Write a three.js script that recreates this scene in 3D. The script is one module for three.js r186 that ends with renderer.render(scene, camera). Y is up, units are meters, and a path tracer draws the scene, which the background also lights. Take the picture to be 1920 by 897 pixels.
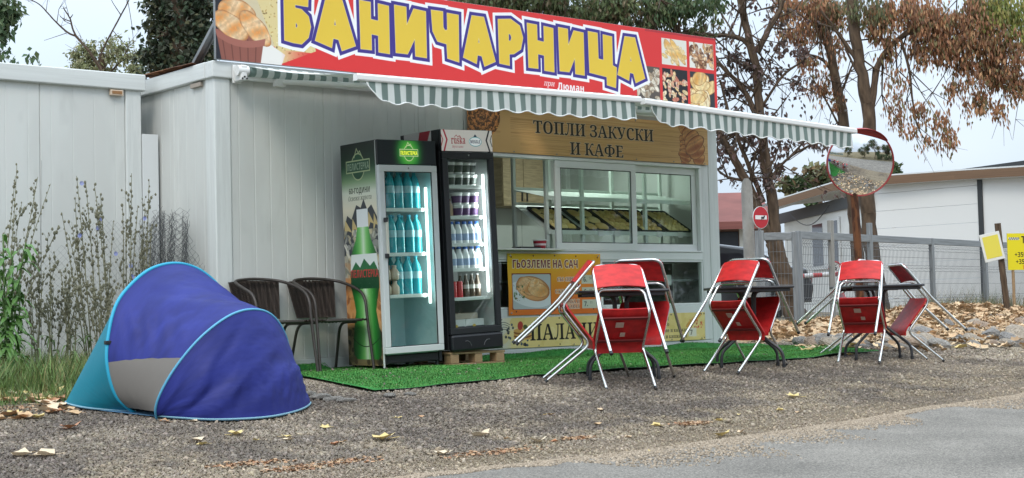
import * as THREE from 'three';
import { RoundedBoxGeometry } from 'three/addons/geometries/RoundedBoxGeometry.js';
import { RectAreaLightUniformsLib } from 'three/addons/lights/RectAreaLightUniformsLib.js';

// ---------------------------------------------------------------- camera, sky, sun, exposure
const scene = new THREE.Scene();
const FPX = 2800, EYE = new THREE.Vector3(-5.999, 0.4857, 10.951);          // focal length in photo pixels, eye in metres
const AXR = new THREE.Vector3(0.767347, -0.025102, 0.640741), AXD = new THREE.Vector3(0.010955, -0.998574, -0.052241), AXF = new THREE.Vector3(0.641139, 0.047106, -0.765978);
const camera = new THREE.PerspectiveCamera(2 * Math.atan(448.5 / FPX) * 180 / Math.PI, 1920 / 897, 0.1, 900);
camera.position.copy(EYE);
camera.quaternion.setFromRotationMatrix(new THREE.Matrix4().makeBasis(AXR, AXD.clone().negate(), AXF.clone().negate()));

function rng(seed) { let a = seed >>> 0; return () => { a = (a + 0x6D2B79F5) | 0; let t = Math.imul(a ^ (a >>> 15), 1 | a); t = (t + Math.imul(t ^ (t >>> 7), 61 | t)) ^ t; return ((t ^ (t >>> 14)) >>> 0) / 4294967296; }; }
const hash = (x, y, s = 0) => { let h = Math.imul(x | 0, 374761393) + Math.imul(y | 0, 668265263) + Math.imul(s | 0, 1442695041); h = Math.imul(h ^ (h >>> 13), 1274126177); return ((h ^ (h >>> 16)) >>> 0) / 4294967296; };
function noise(x, y, s = 0, per = 0) {
  const xi = Math.floor(x), yi = Math.floor(y), fx = x - xi, fy = y - yi, u = fx * fx * (3 - 2 * fx), v = fy * fy * (3 - 2 * fy), w = n => per ? ((n % per) + per) % per : n;
  const a = hash(w(xi), w(yi), s), b = hash(w(xi + 1), w(yi), s), c = hash(w(xi), w(yi + 1), s), d = hash(w(xi + 1), w(yi + 1), s);
  return a + (b - a) * u + (c - a) * v + (a - b - c + d) * u * v;
}
function fbm(x, y, o = 4, s = 0, per = 0) { let f = 0, a = 0.5, t = 0; for (let i = 0; i < o; i++) { f += a * noise(x, y, s + i, per); t += a; a *= 0.5; x *= 2; y *= 2; per *= 2; } return f / t; }
const clamp = (x, a = 0, b = 1) => Math.min(b, Math.max(a, x)), lerp = (a, b, t) => a + (b - a) * t, smooth = (a, b, x) => { const t = clamp((x - a) / (b - a)); return t * t * (3 - 2 * t); };

{ // overcast sky: an even pale layer with soft cloud, brighter overhead as an overcast sky is
  const W = 512, H = 256, d = new Float32Array(W * H * 4);
  for (let j = 0; j < H; j++) for (let i = 0; i < W; i++) {
    const el = ((j + 0.5) / H - 0.5) * Math.PI, az = (i / W) * Math.PI * 2, up = Math.max(0, Math.sin(el));
    const q = 1.6 / (up + 0.35), c = fbm(Math.cos(az) * q + 7, Math.sin(az) * q + 5, 4, 3);
    const k = smooth(0.42, 0.95, c), b = (1 + 2.0 * up), o = (j * W + i) * 4;
    d[o] = lerp(0.365, 0.51, k) * b; d[o + 1] = lerp(0.43, 0.555, k) * b; d[o + 2] = lerp(0.5, 0.6, k) * b; d[o + 3] = 1;
  }
  const sky = new THREE.DataTexture(d, W, H, THREE.RGBAFormat, THREE.FloatType);
  sky.mapping = THREE.EquirectangularReflectionMapping; sky.magFilter = THREE.LinearFilter; sky.wrapS = THREE.RepeatWrapping; sky.needsUpdate = true;
  scene.background = sky; scene.environment = sky;
}
const sun = new THREE.DirectionalLight(0xfff4e4, 0.75);
sun.position.set(-14, 24, 15); sun.target.position.set(2, 0, 0); sun.castShadow = true; sun.shadow.radius = 34; sun.shadow.mapSize.set(2048, 2048);
Object.assign(sun.shadow.camera, { left: -20, right: 24, top: 20, bottom: -20, near: 1, far: 80 });
scene.add(sun, sun.target);
const renderer = new THREE.WebGLRenderer({ antialias: true });
renderer.toneMapping = THREE.LinearToneMapping; renderer.toneMappingExposure = 1.7;
renderer.shadowMap.enabled = true; renderer.shadowMap.type = THREE.PCFSoftShadowMap;
RectAreaLightUniformsLib.init();

// ---------------------------------------------------------------- helpers
const V = (x, y, z) => new THREE.Vector3(x, y, z);
const ray = (u, v) => V(0, 0, 0).addScaledVector(AXR, (u - 960) / FPX).addScaledVector(AXD, (v - 448.5) / FPX).add(AXF);
const atD = (u, v, d) => EYE.clone().addScaledVector(ray(u, v), d);
const onZ = (u, v, z) => { const r = ray(u, v); return EYE.clone().addScaledVector(r, (z - EYE.z) / r.z); };
const onX = (u, v, x) => { const r = ray(u, v); return EYE.clone().addScaledVector(r, (x - EYE.x) / r.x); };
// the lot is level beside the kiosk, then falls gently to the road; it rises a little towards the fence on the right
const roadEdge = x => 5.05 - 0.085 * smooth(-1, 6, x) * 7 + (x > 6 ? -0.04 * (x - 6) : 0) + 0.07 * (fbm(x * 0.9, 3.3, 3, 5) - 0.5) + 0.03 * (noise(x * 5, 1, 9) - 0.5);
function gy(x, z) {
  const t = z - 0.9; let y = t <= 0 ? 0 : z < 4.8 ? -0.085 * t + 0.085 * 0.12 * (1 - Math.exp(-t / 0.12)) : -0.085 * 3.9 + 0.0102 - 0.04 * (z - 4.8);
  if (z > 16) y = -0.085 * 3.9 + 0.0102 - 0.04 * 11.2 + 0.05 * Math.min(z - 16, 30);
  y += 0.2 * smooth(11, 17, x) * smooth(0.5, -3.5, z);
  return y;
}
function onG(u, v) { const r = ray(u, v), p = V(0, 0, 0); let a = 4, b = 4; for (let t = 4; t < 70; t += 0.05) { p.copy(EYE).addScaledVector(r, t); if (p.y < gy(p.x, p.z)) { b = t; a = t - 0.05; break; } } for (let i = 0; i < 12; i++) { const m = (a + b) / 2; p.copy(EYE).addScaledVector(r, m); if (p.y < gy(p.x, p.z)) b = m; else a = m; } p.copy(EYE).addScaledVector(r, b); p.y = gy(p.x, p.z); return p; }

class GB { // collects triangles for one mesh
  constructor() { this.p = []; this.n = []; this.t = []; this.c = null; this.cc = null; }
  color(r, g, b) { if (!this.c) { this.c = []; for (let i = 0; i < this.p.length / 3; i++) this.c.push(1, 1, 1); } this.cc = [r, g, b]; return this; }
  v(x, y, z, nx, ny, nz, u, w) { this.p.push(x, y, z); this.n.push(nx, ny, nz); this.t.push(u, w); if (this.c) this.c.push(...this.cc); }
  tri(a, b, c, ua = [0, 0], ub = [1, 0], uc = [0, 1]) { const n = b.clone().sub(a).cross(c.clone().sub(a)).normalize(); for (const [q, u] of [[a, ua], [b, ub], [c, uc]]) this.v(q.x, q.y, q.z, n.x, n.y, n.z, u[0], u[1]); return this; }
  quad(a, b, c, d, uv = [[0, 0], [1, 0], [1, 1], [0, 1]]) { this.tri(a, b, c, uv[0], uv[1], uv[2]); return this.tri(a, c, d, uv[0], uv[2], uv[3]); }
  geo(g, m) { g = g.index ? g.toNonIndexed() : g; if (m) { g = g.clone(); g.applyMatrix4(m); } const p = g.attributes.position, n = g.attributes.normal, t = g.attributes.uv; for (let i = 0; i < p.count; i++) this.v(p.getX(i), p.getY(i), p.getZ(i), n.getX(i), n.getY(i), n.getZ(i), t ? t.getX(i) : 0, t ? t.getY(i) : 0); return this; }
  box(x0, x1, y0, y1, z0, z1) { // uv in metres
    const P = (i, j, k) => V(i ? x1 : x0, j ? y1 : y0, k ? z1 : z0), w = x1 - x0, h = y1 - y0, d = z1 - z0, q = (a, b, c, e, s, t) => this.quad(a, b, c, e, [[0, 0], [s, 0], [s, t], [0, t]]);
    q(P(0, 0, 1), P(1, 0, 1), P(1, 1, 1), P(0, 1, 1), w, h); q(P(1, 0, 0), P(0, 0, 0), P(0, 1, 0), P(1, 1, 0), w, h);
    q(P(0, 0, 0), P(0, 0, 1), P(0, 1, 1), P(0, 1, 0), d, h); q(P(1, 0, 1), P(1, 0, 0), P(1, 1, 0), P(1, 1, 1), d, h);
    q(P(0, 1, 1), P(1, 1, 1), P(1, 1, 0), P(0, 1, 0), w, d); q(P(0, 0, 0), P(1, 0, 0), P(1, 0, 1), P(0, 0, 1), w, d); return this;
  }
  rbox(x0, x1, y0, y1, z0, z1, r = 0.008, seg = 1) { const w = x1 - x0, h = y1 - y0, d = z1 - z0; return this.geo(new RoundedBoxGeometry(w, h, d, seg, Math.min(r, w * 0.45, h * 0.45, d * 0.45)), new THREE.Matrix4().makeTranslation((x0 + x1) / 2, (y0 + y1) / 2, (z0 + z1) / 2)); }
  tube(pts, rad, seg = 8, cap = true) { // rad: number or one radius per point
    const n = pts.length, R = i => Array.isArray(rad) ? rad[i] : rad; let T = [], N = [], B = [], len = [0];
    for (let i = 0; i < n; i++) { const a = pts[Math.max(0, i - 1)], b = pts[Math.min(n - 1, i + 1)]; T.push(b.clone().sub(a).normalize()); if (i) len.push(len[i - 1] + pts[i].distanceTo(pts[i - 1])); }
    let nn = Math.abs(T[0].y) > 0.9 ? V(1, 0, 0) : V(0, 1, 0);
    for (let i = 0; i < n; i++) { nn = nn.clone().addScaledVector(T[i], -nn.dot(T[i])).normalize(); N.push(nn); B.push(T[i].clone().cross(nn)); }
    const dir = (i, k) => { const a = k / seg * Math.PI * 2; return V(0, 0, 0).addScaledVector(N[i], Math.cos(a)).addScaledVector(B[i], Math.sin(a)); };
    const put = (i, k) => { const d = dir(i, k), q = pts[i].clone().addScaledVector(d, R(i)); this.v(q.x, q.y, q.z, d.x, d.y, d.z, k / seg, len[i]); };
    for (let i = 0; i < n - 1; i++) for (let k = 0; k < seg; k++) { put(i, k); put(i + 1, k + 1); put(i + 1, k); put(i, k); put(i, k + 1); put(i + 1, k + 1); }
    if (cap) for (const [i, s] of [[0, -1], [n - 1, 1]]) for (let k = 1; k < seg - 1; k++) { const t = T[i], q = [0, s > 0 ? k : k + 1, s > 0 ? k + 1 : k].map(m => pts[i].clone().addScaledVector(dir(i, m), R(i))); for (const z of q) this.v(z.x, z.y, z.z, t.x * s, t.y * s, t.z * s, 0, 0); }
    return this;
  }
  rod(a, b, r, seg = 6) { return this.tube([a, b], r, seg); }
  lathe(prof, seg = 14, at = V(0, 0, 0)) { return this.geo(new THREE.LatheGeometry(prof.map(q => new THREE.Vector2(q[0], q[1])), seg), new THREE.Matrix4().makeTranslation(at.x, at.y, at.z)); }
  grid(fn, nu, nv, thick = 0, uvs = [1, 1]) { // smooth sheet fn(s, t) -> Vector3; thick adds a second face behind
    const P = [], N = []; for (let j = 0; j <= nv; j++) for (let i = 0; i <= nu; i++) P.push(fn(i / nu, j / nv));
    const id = (i, j) => clamp(j, 0, nv) * (nu + 1) + clamp(i, 0, nu);
    for (let j = 0; j <= nv; j++) for (let i = 0; i <= nu; i++) { const a = P[id(i + 1, j)].clone().sub(P[id(i - 1, j)]), b = P[id(i, j + 1)].clone().sub(P[id(i, j - 1)]); N.push(a.cross(b).normalize()); }
    const face = (s) => { const put = (i, j) => { const q = P[id(i, j)], n = N[id(i, j)]; this.v(q.x - (s < 0 ? n.x * thick : 0), q.y - (s < 0 ? n.y * thick : 0), q.z - (s < 0 ? n.z * thick : 0), n.x * s, n.y * s, n.z * s, i / nu * uvs[0], j / nv * uvs[1]); };
      for (let j = 0; j < nv; j++) for (let i = 0; i < nu; i++) { if (s > 0) { put(i, j); put(i + 1, j); put(i + 1, j + 1); put(i, j); put(i + 1, j + 1); put(i, j + 1); } else { put(i, j); put(i + 1, j + 1); put(i + 1, j); put(i, j); put(i, j + 1); put(i + 1, j + 1); } } };
    face(1); if (thick) { face(-1);
      const rim = []; for (let i = 0; i <= nu; i++) rim.push([i, 0]); for (let j = 1; j <= nv; j++) rim.push([nu, j]); for (let i = nu - 1; i >= 0; i--) rim.push([i, nv]); for (let j = nv - 1; j >= 0; j--) rim.push([0, j]);
      for (let k = 0; k < rim.length - 1; k++) { const a = id(...rim[k]), b = id(...rim[k + 1]); this.quad(P[a], P[a].clone().addScaledVector(N[a], -thick), P[b].clone().addScaledVector(N[b], -thick), P[b]); } }
    return this;
  }
  flip() { for (let i = 0; i < this.p.length / 3; i += 3) for (const [a, w] of [[this.p, 3], [this.n, 3], [this.t, 2]]) for (let k = 0; k < w; k++) { const q = a[(i + 1) * w + k]; a[(i + 1) * w + k] = a[(i + 2) * w + k]; a[(i + 2) * w + k] = q; } for (let i = 0; i < this.n.length; i++) this.n[i] *= -1; return this; }
  build() { const g = new THREE.BufferGeometry(); g.setAttribute('position', new THREE.Float32BufferAttribute(this.p, 3)); g.setAttribute('normal', new THREE.Float32BufferAttribute(this.n, 3)); g.setAttribute('uv', new THREE.Float32BufferAttribute(this.t, 2)); if (this.c) g.setAttribute('color', new THREE.Float32BufferAttribute(this.c, 3)); return g; }
}
const gb = () => new GB();
const taken = {};
const numbered = n => { const k = (taken[n] = (taken[n] ?? -1) + 1); return k ? `${n}_${String(k).padStart(3, '0')}` : n; };
function mesh(name, g, m, parent, label) { const o = new THREE.Mesh(g instanceof GB ? g.build() : g, m); o.name = parent ? name : numbered(name); o.castShadow = o.receiveShadow = true; (parent || scene).add(o); if (label) o.userData.label = label; return o; }
function tag(o, label, category, group) { o.userData.label = label; o.userData.category = category; if (group) o.userData.group = group; return o; }
function thing(name, label, category, pos = [0, 0, 0], turn = 0, group) { const o = new THREE.Group(); o.name = numbered(name); o.position.set(...pos); o.rotation.y = turn; scene.add(o); return tag(o, label, category, group); }
function struct(o) { o.userData.kind = 'structure'; return o; }
function stuff(o) { o.userData.kind = 'stuff'; return o; }
function copy(src, pos, turn, label, group) { const c = src.clone(); c.name = numbered(src.name.replace(/_\d{3}$/, '')); scene.add(c); if (pos) c.position.set(...pos); if (turn !== undefined) c.rotation.y = turn; c.userData = { ...src.userData }; if (label) c.userData.label = label; if (group) c.userData.group = group; return c; }

const C3 = (r, g, b) => new THREE.Color().setRGB(r, g, b);
const mat = (c, rough = 0.7, o = {}) => new THREE.MeshStandardMaterial({ color: Array.isArray(c) ? C3(...c) : new THREE.Color(c), roughness: rough, side: THREE.DoubleSide, ...o });
const phys = (c, rough, o = {}) => new THREE.MeshPhysicalMaterial({ color: Array.isArray(c) ? C3(...c) : new THREE.Color(c), roughness: rough, side: THREE.DoubleSide, ...o });
function dataTex(W, H, fn, srgb = false, rep = true) { const d = new Uint8Array(W * H * 4); for (let j = 0; j < H; j++) for (let i = 0; i < W; i++) { const c = fn(i / W, j / H, i, j), o = (j * W + i) * 4; if (Array.isArray(c)) { d[o] = clamp(c[0]) * 255; d[o + 1] = clamp(c[1]) * 255; d[o + 2] = clamp(c[2]) * 255; } else d[o] = d[o + 1] = d[o + 2] = clamp(c) * 255; d[o + 3] = 255; } const t = new THREE.DataTexture(d, W, H); t.magFilter = THREE.LinearFilter; if (rep) t.wrapS = t.wrapT = THREE.RepeatWrapping; if (srgb) t.colorSpace = THREE.SRGBColorSpace; t.needsUpdate = true; return t; }
function canvasTex(W, H, draw) { const c = document.createElement('canvas'); c.width = W; c.height = H; const x = c.getContext('2d'); draw(x, W, H); const t = new THREE.CanvasTexture(c); t.colorSpace = THREE.SRGBColorSpace; return t; }
function rep(t, x, y) { const c = t.clone(); c.repeat.set(x, y); c.needsUpdate = true; return c; }

// shared textures: fine relief, blotches and weathering
const T_fine = dataTex(256, 256, (u, v) => fbm(u * 32, v * 32, 4, 11, 32));
const T_blot = dataTex(256, 256, (u, v) => 0.72 + 0.28 * fbm(u * 6, v * 6, 5, 21, 6), true);
const T_dirt = dataTex(512, 512, (u, v) => { const a = fbm(u * 8, v * 8, 5, 31, 8), q = fbm(u * 32, v * 32, 2, 35, 32), k = 0.97 + 0.03 * smooth(0.35, 0.6, a) - 0.02 * smooth(0.6, 0.8, q); return [k, k * 0.998, k * 0.99]; }, true);
const T_asph = dataTex(512, 512, (u, v) => { const k = 0.62 + 0.3 * fbm(u * 96, v * 96, 3, 41, 96) + 0.22 * (fbm(u * 5, v * 5, 4, 47, 5) - 0.5); return [k, k * 0.99, k * 0.97]; }, true);
const T_grain = dataTex(256, 256, (u, v) => { const k = 0.7 + 0.3 * fbm(u * 4, v * 48, 4, 51, 0); return [k, k * 0.96, k * 0.9]; }, true);
const T_weave = dataTex(128, 128, (u, v) => { const a = Math.sin(u * Math.PI * 16) * Math.sin(v * Math.PI * 16); return 0.5 + 0.5 * a; });
const T_rust = dataTex(256, 256, (u, v) => { const a = fbm(u * 8, v * 8, 5, 61, 8), k = smooth(0.35, 0.65, a); return [lerp(0.36, 0.62, k), lerp(0.22, 0.42, k), lerp(0.13, 0.27, k)]; }, true);
const T_bark = dataTex(256, 256, (u, v) => { const a = fbm(u * 10, v * 5, 5, 71, 0), k = 0.55 + 0.6 * a; return [k, k * 0.95, k * 0.88]; }, true);

const M = {};
M.panel = mat([0.64, 0.655, 0.64], 0.5, { map: rep(T_dirt, 0.5, 0.13) });
M.trim = mat([0.67, 0.695, 0.69], 0.45, { map: rep(T_dirt, 0.7, 0.7) });
M.alu = mat([0.74, 0.76, 0.75], 0.4);
M.glass = phys([0.93, 0.97, 0.95], 0.02, { transmission: 1, thickness: 0, ior: 1.5 });
M.inner = mat([0.64, 0.655, 0.64], 0.6);
M.black = mat([0.018, 0.019, 0.022], 0.45);
M.chrome = mat([0.72, 0.72, 0.7], 0.22, { metalness: 1 });
M.zinc = mat([0.34, 0.36, 0.37], 0.5, { metalness: 0.45, map: T_blot });
M.wood = mat([0.5, 0.36, 0.22], 0.75, { map: T_grain });
M.conc = mat([0.4, 0.39, 0.36], 0.9, { map: T_blot, bumpMap: T_fine, bumpScale: 0.006 });
M.bark = mat([0.14, 0.105, 0.08], 0.95, { map: T_bark, bumpMap: T_bark, bumpScale: 0.02 });
// ---------------------------------------------------------------- ground, road, gravel
const mixc = (a, b, t) => [lerp(a[0], b[0], t), lerp(a[1], b[1], t), lerp(a[2], b[2], t)];
function soil(x, z) { // colours of the materials that lie there: grey chippings, tan road dirt, dusty soil
  const n = fbm(x * 0.8, z * 0.8, 4, 81), n2 = fbm(x * 3, z * 3, 3, 85);
  let c = mixc([0.17, 0.142, 0.118], [0.34, 0.285, 0.22], smooth(0.36, 0.66, n * 0.65 + n2 * 0.35));
  const e = roadEdge(x) - z + 0.5 * (n2 - 0.5);
  c = mixc(c, [0.38, 0.31, 0.23], 0.7 * smooth(0.75, 0.1, e) * (0.55 + 0.6 * n));
  c = mixc(c, [0.3, 0.245, 0.175], 0.75 * smooth(1.9, 0.9, e) * smooth(0.42, 0.62, n2));
  c = mixc(c, [0.36, 0.31, 0.23], smooth(7.5, 10, x) * 0.8 * smooth(0.3, 0.6, n));
  c = mixc(c, [0.2, 0.18, 0.1], smooth(-1.2, -2.2, x + 0.4 * z) * smooth(2.6, 1.6, z) * 0.8);
  if (z > 13) c = mixc(c, [0.26, 0.22, 0.11], 0.8);
  return c;
}
{
  const axis = (a, b, st, far, grow) => { const o = []; for (let q = a; q <= b + 1e-6; q += st) o.push(q); let s = st, q = b; while (q < far) { s *= grow; q += s; o.push(q); } s = st; q = a; while (q > -far) { s *= grow; q -= s; o.unshift(q); } return o; };
  const xs = axis(-7, 18, 0.12, 400, 1.22), zs = axis(-6, 8, 0.12, 400, 1.22), nx = xs.length, nz = zs.length, p = [], c = [], t = [], ix = [];
  for (const z of zs) for (const x of xs) {
    let y = gy(x, z); const road = z > roadEdge(x) + 0.06 && z < 13.4;
    if (road) y -= 0.03; else if (Math.abs(x) < 20 && Math.abs(z) < 14) y += 0.02 * (fbm(x * 2.2, z * 2.2, 3, 91) - 0.5) * smooth(0, 0.6, roadEdge(x) - z) * (z > 0.9 || x > 7.2 || x < -0.1 ? 1 : 0) - 0.008;
    p.push(x, y, z); c.push(...soil(x, z)); t.push(x, z);
  }
  for (let j = 0; j < nz - 1; j++) for (let i = 0; i < nx - 1; i++) { const a = j * nx + i, b = a + 1, d = a + nx, e = d + 1; ix.push(a, d, b, b, d, e); }
  const g = new THREE.BufferGeometry(); g.setAttribute('position', new THREE.Float32BufferAttribute(p, 3)); g.setAttribute('color', new THREE.Float32BufferAttribute(c, 3)); g.setAttribute('uv', new THREE.Float32BufferAttribute(t, 2)); g.setIndex(ix); g.computeVertexNormals();
  const gr = mesh('ground', g, mat([1.15, 1.12, 1.08], 0.96, { vertexColors: true, map: rep(T_asph, 1.7, 1.7), bumpMap: rep(T_asph, 1.7, 1.7), bumpScale: 0.02 })); struct(gr);
  gr.userData.label = 'grey gravel lot sloping to the road';
  // asphalt: pale stone grains in grey binder, with darker patches
  const T_road = dataTex(1024, 1024, (u, v, i, j) => { const g = hash(i, j, 3), h = hash(i >> 1, j >> 1, 4), w = fbm(u * 6, v * 6, 4, 147, 6), k = 0.74 + 0.2 * (g - 0.5) + 0.3 * (h - 0.5) + 0.3 * (w - 0.5); return [k, k * 0.992, k * 0.975]; }, true); T_road.repeat.set(0.28, 0.28);
  const rb = gb(); const N = 420;
  rb.grid((s, q) => { const x = s < 0.1 ? lerp(-60, -6, s / 0.1) : s > 0.9 ? lerp(16, 90, (s - 0.9) / 0.1) : lerp(-6, 16, (s - 0.1) / 0.8), e = roadEdge(x), z = lerp(e, 13.4, q * q * 0.98 + 0.02 * q); return V(x, gy(x, z) + (q === 0 ? -0.012 : 0.012 + 0.004 * (fbm(x * 3, z * 3, 2, 95) - 0.5)), z); }, N, 60);
  for (let i = 0; i < rb.p.length / 3; i++) { rb.t[i * 2] = rb.p[i * 3]; rb.t[i * 2 + 1] = rb.p[i * 3 + 2]; }
  if (rb.n[1] < 0) rb.flip();
  const rd = mesh('road', rb, mat([0.41, 0.382, 0.345], 0.95, { map: T_road, bumpMap: rep(T_asph, 2.1, 2.1), bumpScale: 0.012 })); struct(rd);
  rd.userData.label = 'worn grey asphalt road with crumbling edge';
}
function scatter(name, label, geo, m, n, place, seed, parent) { // uncountable bits in one instanced object
  const R = rng(seed), im = new THREE.InstancedMesh(geo, m, n), o = new THREE.Object3D(), c = new THREE.Color();
  for (let i = 0; i < n; i++) { place(o, c, R, i); o.updateMatrix(); im.setMatrixAt(i, o.matrix); im.setColorAt(i, c); }
  im.name = parent ? name : numbered(name); im.castShadow = im.receiveShadow = true; im.userData.kind = 'stuff'; if (label) im.userData.label = label; (parent || scene).add(im); return im;
}
function pebbleGeo(seed) { const g = new THREE.IcosahedronGeometry(1, 0), p = g.attributes.position, m = new Map(), R = rng(seed); for (let i = 0; i < p.count; i++) { const k = [p.getX(i), p.getY(i), p.getZ(i)].map(q => q.toFixed(2)).join(); if (!m.has(k)) m.set(k, 0.7 + 0.5 * R()); const s = m.get(k); p.setXYZ(i, p.getX(i) * s, p.getY(i) * s * 0.7, p.getZ(i) * s); } g.computeVertexNormals(); return g; }
const carpetFront = x => 1.93 - 0.17 * smooth(0.9, 2, x) - 0.16 * smooth(5, 6.7, x) + 0.05 * (fbm(x * 1.4, 2, 3, 101) - 0.5) + (x < 1 ? 0.1 * smooth(1, 0.1, x) : 0);
const onCarpet = (x, z) => x > 0.12 && x < 6.75 && z > 0 && z < carpetFront(x);
{
  const M_peb = mat([1, 1, 1], 0.9);
  const spot = (R) => { for (;;) { const x = -4.5 + 20 * R(), z = -4.2 + 9.6 * R(), dx = x - EYE.x, dz = z - EYE.z, f = dx * AXF.x + dz * AXF.z, u = 960 + FPX * (dx * AXR.x + dz * AXR.z) / f, k = 7.2 / f; if (u < -40 || u > 1960 || R() > k * k) continue; if ((onCarpet(x, z) && R() > 0.012) || z > roadEdge(x) + 0.03 + 0.12 * R() * R()) continue; if (z < 0.05 && x > -0.1 && x < 6.2) continue; if (x < -0.2 && z < 0.6) continue; return { x, z }; } };
  for (let k = 0; k < 3; k++) scatter('gravel', ['small angular grey stone chippings covering the lot', 'brown and grey stone grit scattered over the lot', 'coarser pale stone chips strewn over the lot'][k], pebbleGeo(5 + k), M_peb, [80000, 75000, 5000][k], (o, c, R) => {
    const q = spot(R), e = roadEdge(q.x) - q.z, sz = [0.004 + 0.0055 * R(), 0.0035 + 0.004 * R(), 0.008 + 0.012 * R() * R()][k] * (e < 0.5 ? 0.75 : 1) * (q.x > 7 ? 1.5 : 1);
    o.position.set(q.x, gy(q.x, q.z) + sz * 0.15 + (onCarpet(q.x, q.z) ? 0.02 : 0), q.z); o.rotation.set(R() * 6, R() * 6, R() * 6); o.scale.set(sz * (0.8 + 0.7 * R()), sz * (0.6 + 0.5 * R()), sz * (0.8 + 0.7 * R()));
    const s = soil(q.x, q.z), w = R(), b = 0.76 + 0.5 * w * w + (k === 2 ? 0.45 : 0); c.setRGB(s[0] * b * (0.95 + 0.1 * R()), s[1] * b, s[2] * b * (0.92 + 0.16 * R()));
  }, 200 + k);
}

// road dirt that has spread over the broken asphalt edge
scatter('road_dirt', 'tan grit and sand spread along the broken asphalt edge', pebbleGeo(9), mat([1, 1, 1], 0.95), 26000, (o, c, R) => { const x = -2.6 + 10 * R(), n = fbm(x * 1.3, 4, 3, 131), z = roadEdge(x) - 0.05 + (0.1 + 0.75 * smooth(0.35, 0.7, n)) * R() * R(), s = 0.0025 + 0.004 * R(); o.position.set(x, gy(x, z) + 0.0135, z); o.rotation.set(R() * 6, R() * 6, R() * 6); o.scale.set(s * 1.5, s * 0.8, s * 1.5); const k = 0.75 + 0.5 * R(); c.setRGB(0.38 * k, 0.31 * k, 0.235 * k); }, 231);
// artificial turf in front of the kiosk
{
  const cy = (x, z) => gy(x, z) + 0.012 + 0.012 * Math.pow(noise(x * 3.1 + 0.3 * Math.sin(z * 4), z * 1.1, 111), 2) + 0.05 * smooth(0.16, 0.02, z) * (0.4 + 0.9 * noise(x * 1.6, 7, 113)) * (x > 2.45 || x < 1 ? 1 : 0) + 0.012 * noise(x * 0.7, z * 9, 119) * smooth(2.2, 3.2, x);
  const t = thing('turf_carpet', 'bright green artificial turf mat laid along the kiosk front', 'turf mat');
  const b = gb(); b.grid((s, q) => { const x0 = lerp(0.18, 6.7, s), f = carpetFront(x0), left = 0.16 * (1 - s) * (1 - s) * (1 - q), x = x0 + left * 0.5 - 0.1 * (s < 0.02 ? q * 0.4 : 0), z = lerp(0.012, f, q); return V(x, cy(x, z), z); }, 180, 60);
  for (let i = 0; i < b.p.length / 3; i++) { b.t[i * 2] = b.p[i * 3]; b.t[i * 2 + 1] = b.p[i * 3 + 2]; }
  if (b.n[1] < 0) b.flip();
  mesh('backing', b, mat([0.035, 0.28, 0.045], 0.9, { map: rep(T_blot, 3, 3) }), t);
  const e = gb(), rim = []; for (let i = 0; i <= 150; i++) { const x = lerp(0.2, 6.69, i / 150), z = carpetFront(x) + 0.004; rim.push(V(x, cy(x, z) - 0.003, z)); } e.tube(rim, 0.0035, 5); mesh('edge', e, mat([0.015, 0.02, 0.016], 0.9), t);
  const bl = new THREE.BufferGeometry(); bl.setAttribute('position', new THREE.Float32BufferAttribute([-0.5, 0, 0, 0.5, 0, 0, 0.1, 1, 0.25], 3)); bl.setAttribute('normal', new THREE.Float32BufferAttribute([0, 0.6, 0.8, 0, 0.6, 0.8, 0, 0.8, 0.6], 3));
  scatter('turf_blades', null, bl, mat([1, 1, 1], 0.6), 150000, (o, c, R) => { let x, z; do { x = lerp(0.2, 6.68, R()); z = 0.02 + 2.05 * R(); } while (z > carpetFront(x) - 0.005); o.position.set(x, cy(x, z) - 0.002, z); o.rotation.set(0.5 * (R() - 0.5), R() * 6.28, 0.5 * (R() - 0.5)); o.scale.set(0.006, 0.007 + 0.007 * R(), 0.016); const k = (0.75 + 0.45 * R()) * (0.85 + 0.35 * noise(x * 1.3, z * 6, 121)); c.setRGB(0.08 * k + 0.06 * R(), 0.34 * k, 0.07 * k); }, 301, t);
}
// ---------------------------------------------------------------- printed sheets (flat print on banners and signs)
const YEL = '#e6c23f', PUR = '#3d2f86', RED = '#dd3333';
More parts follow.
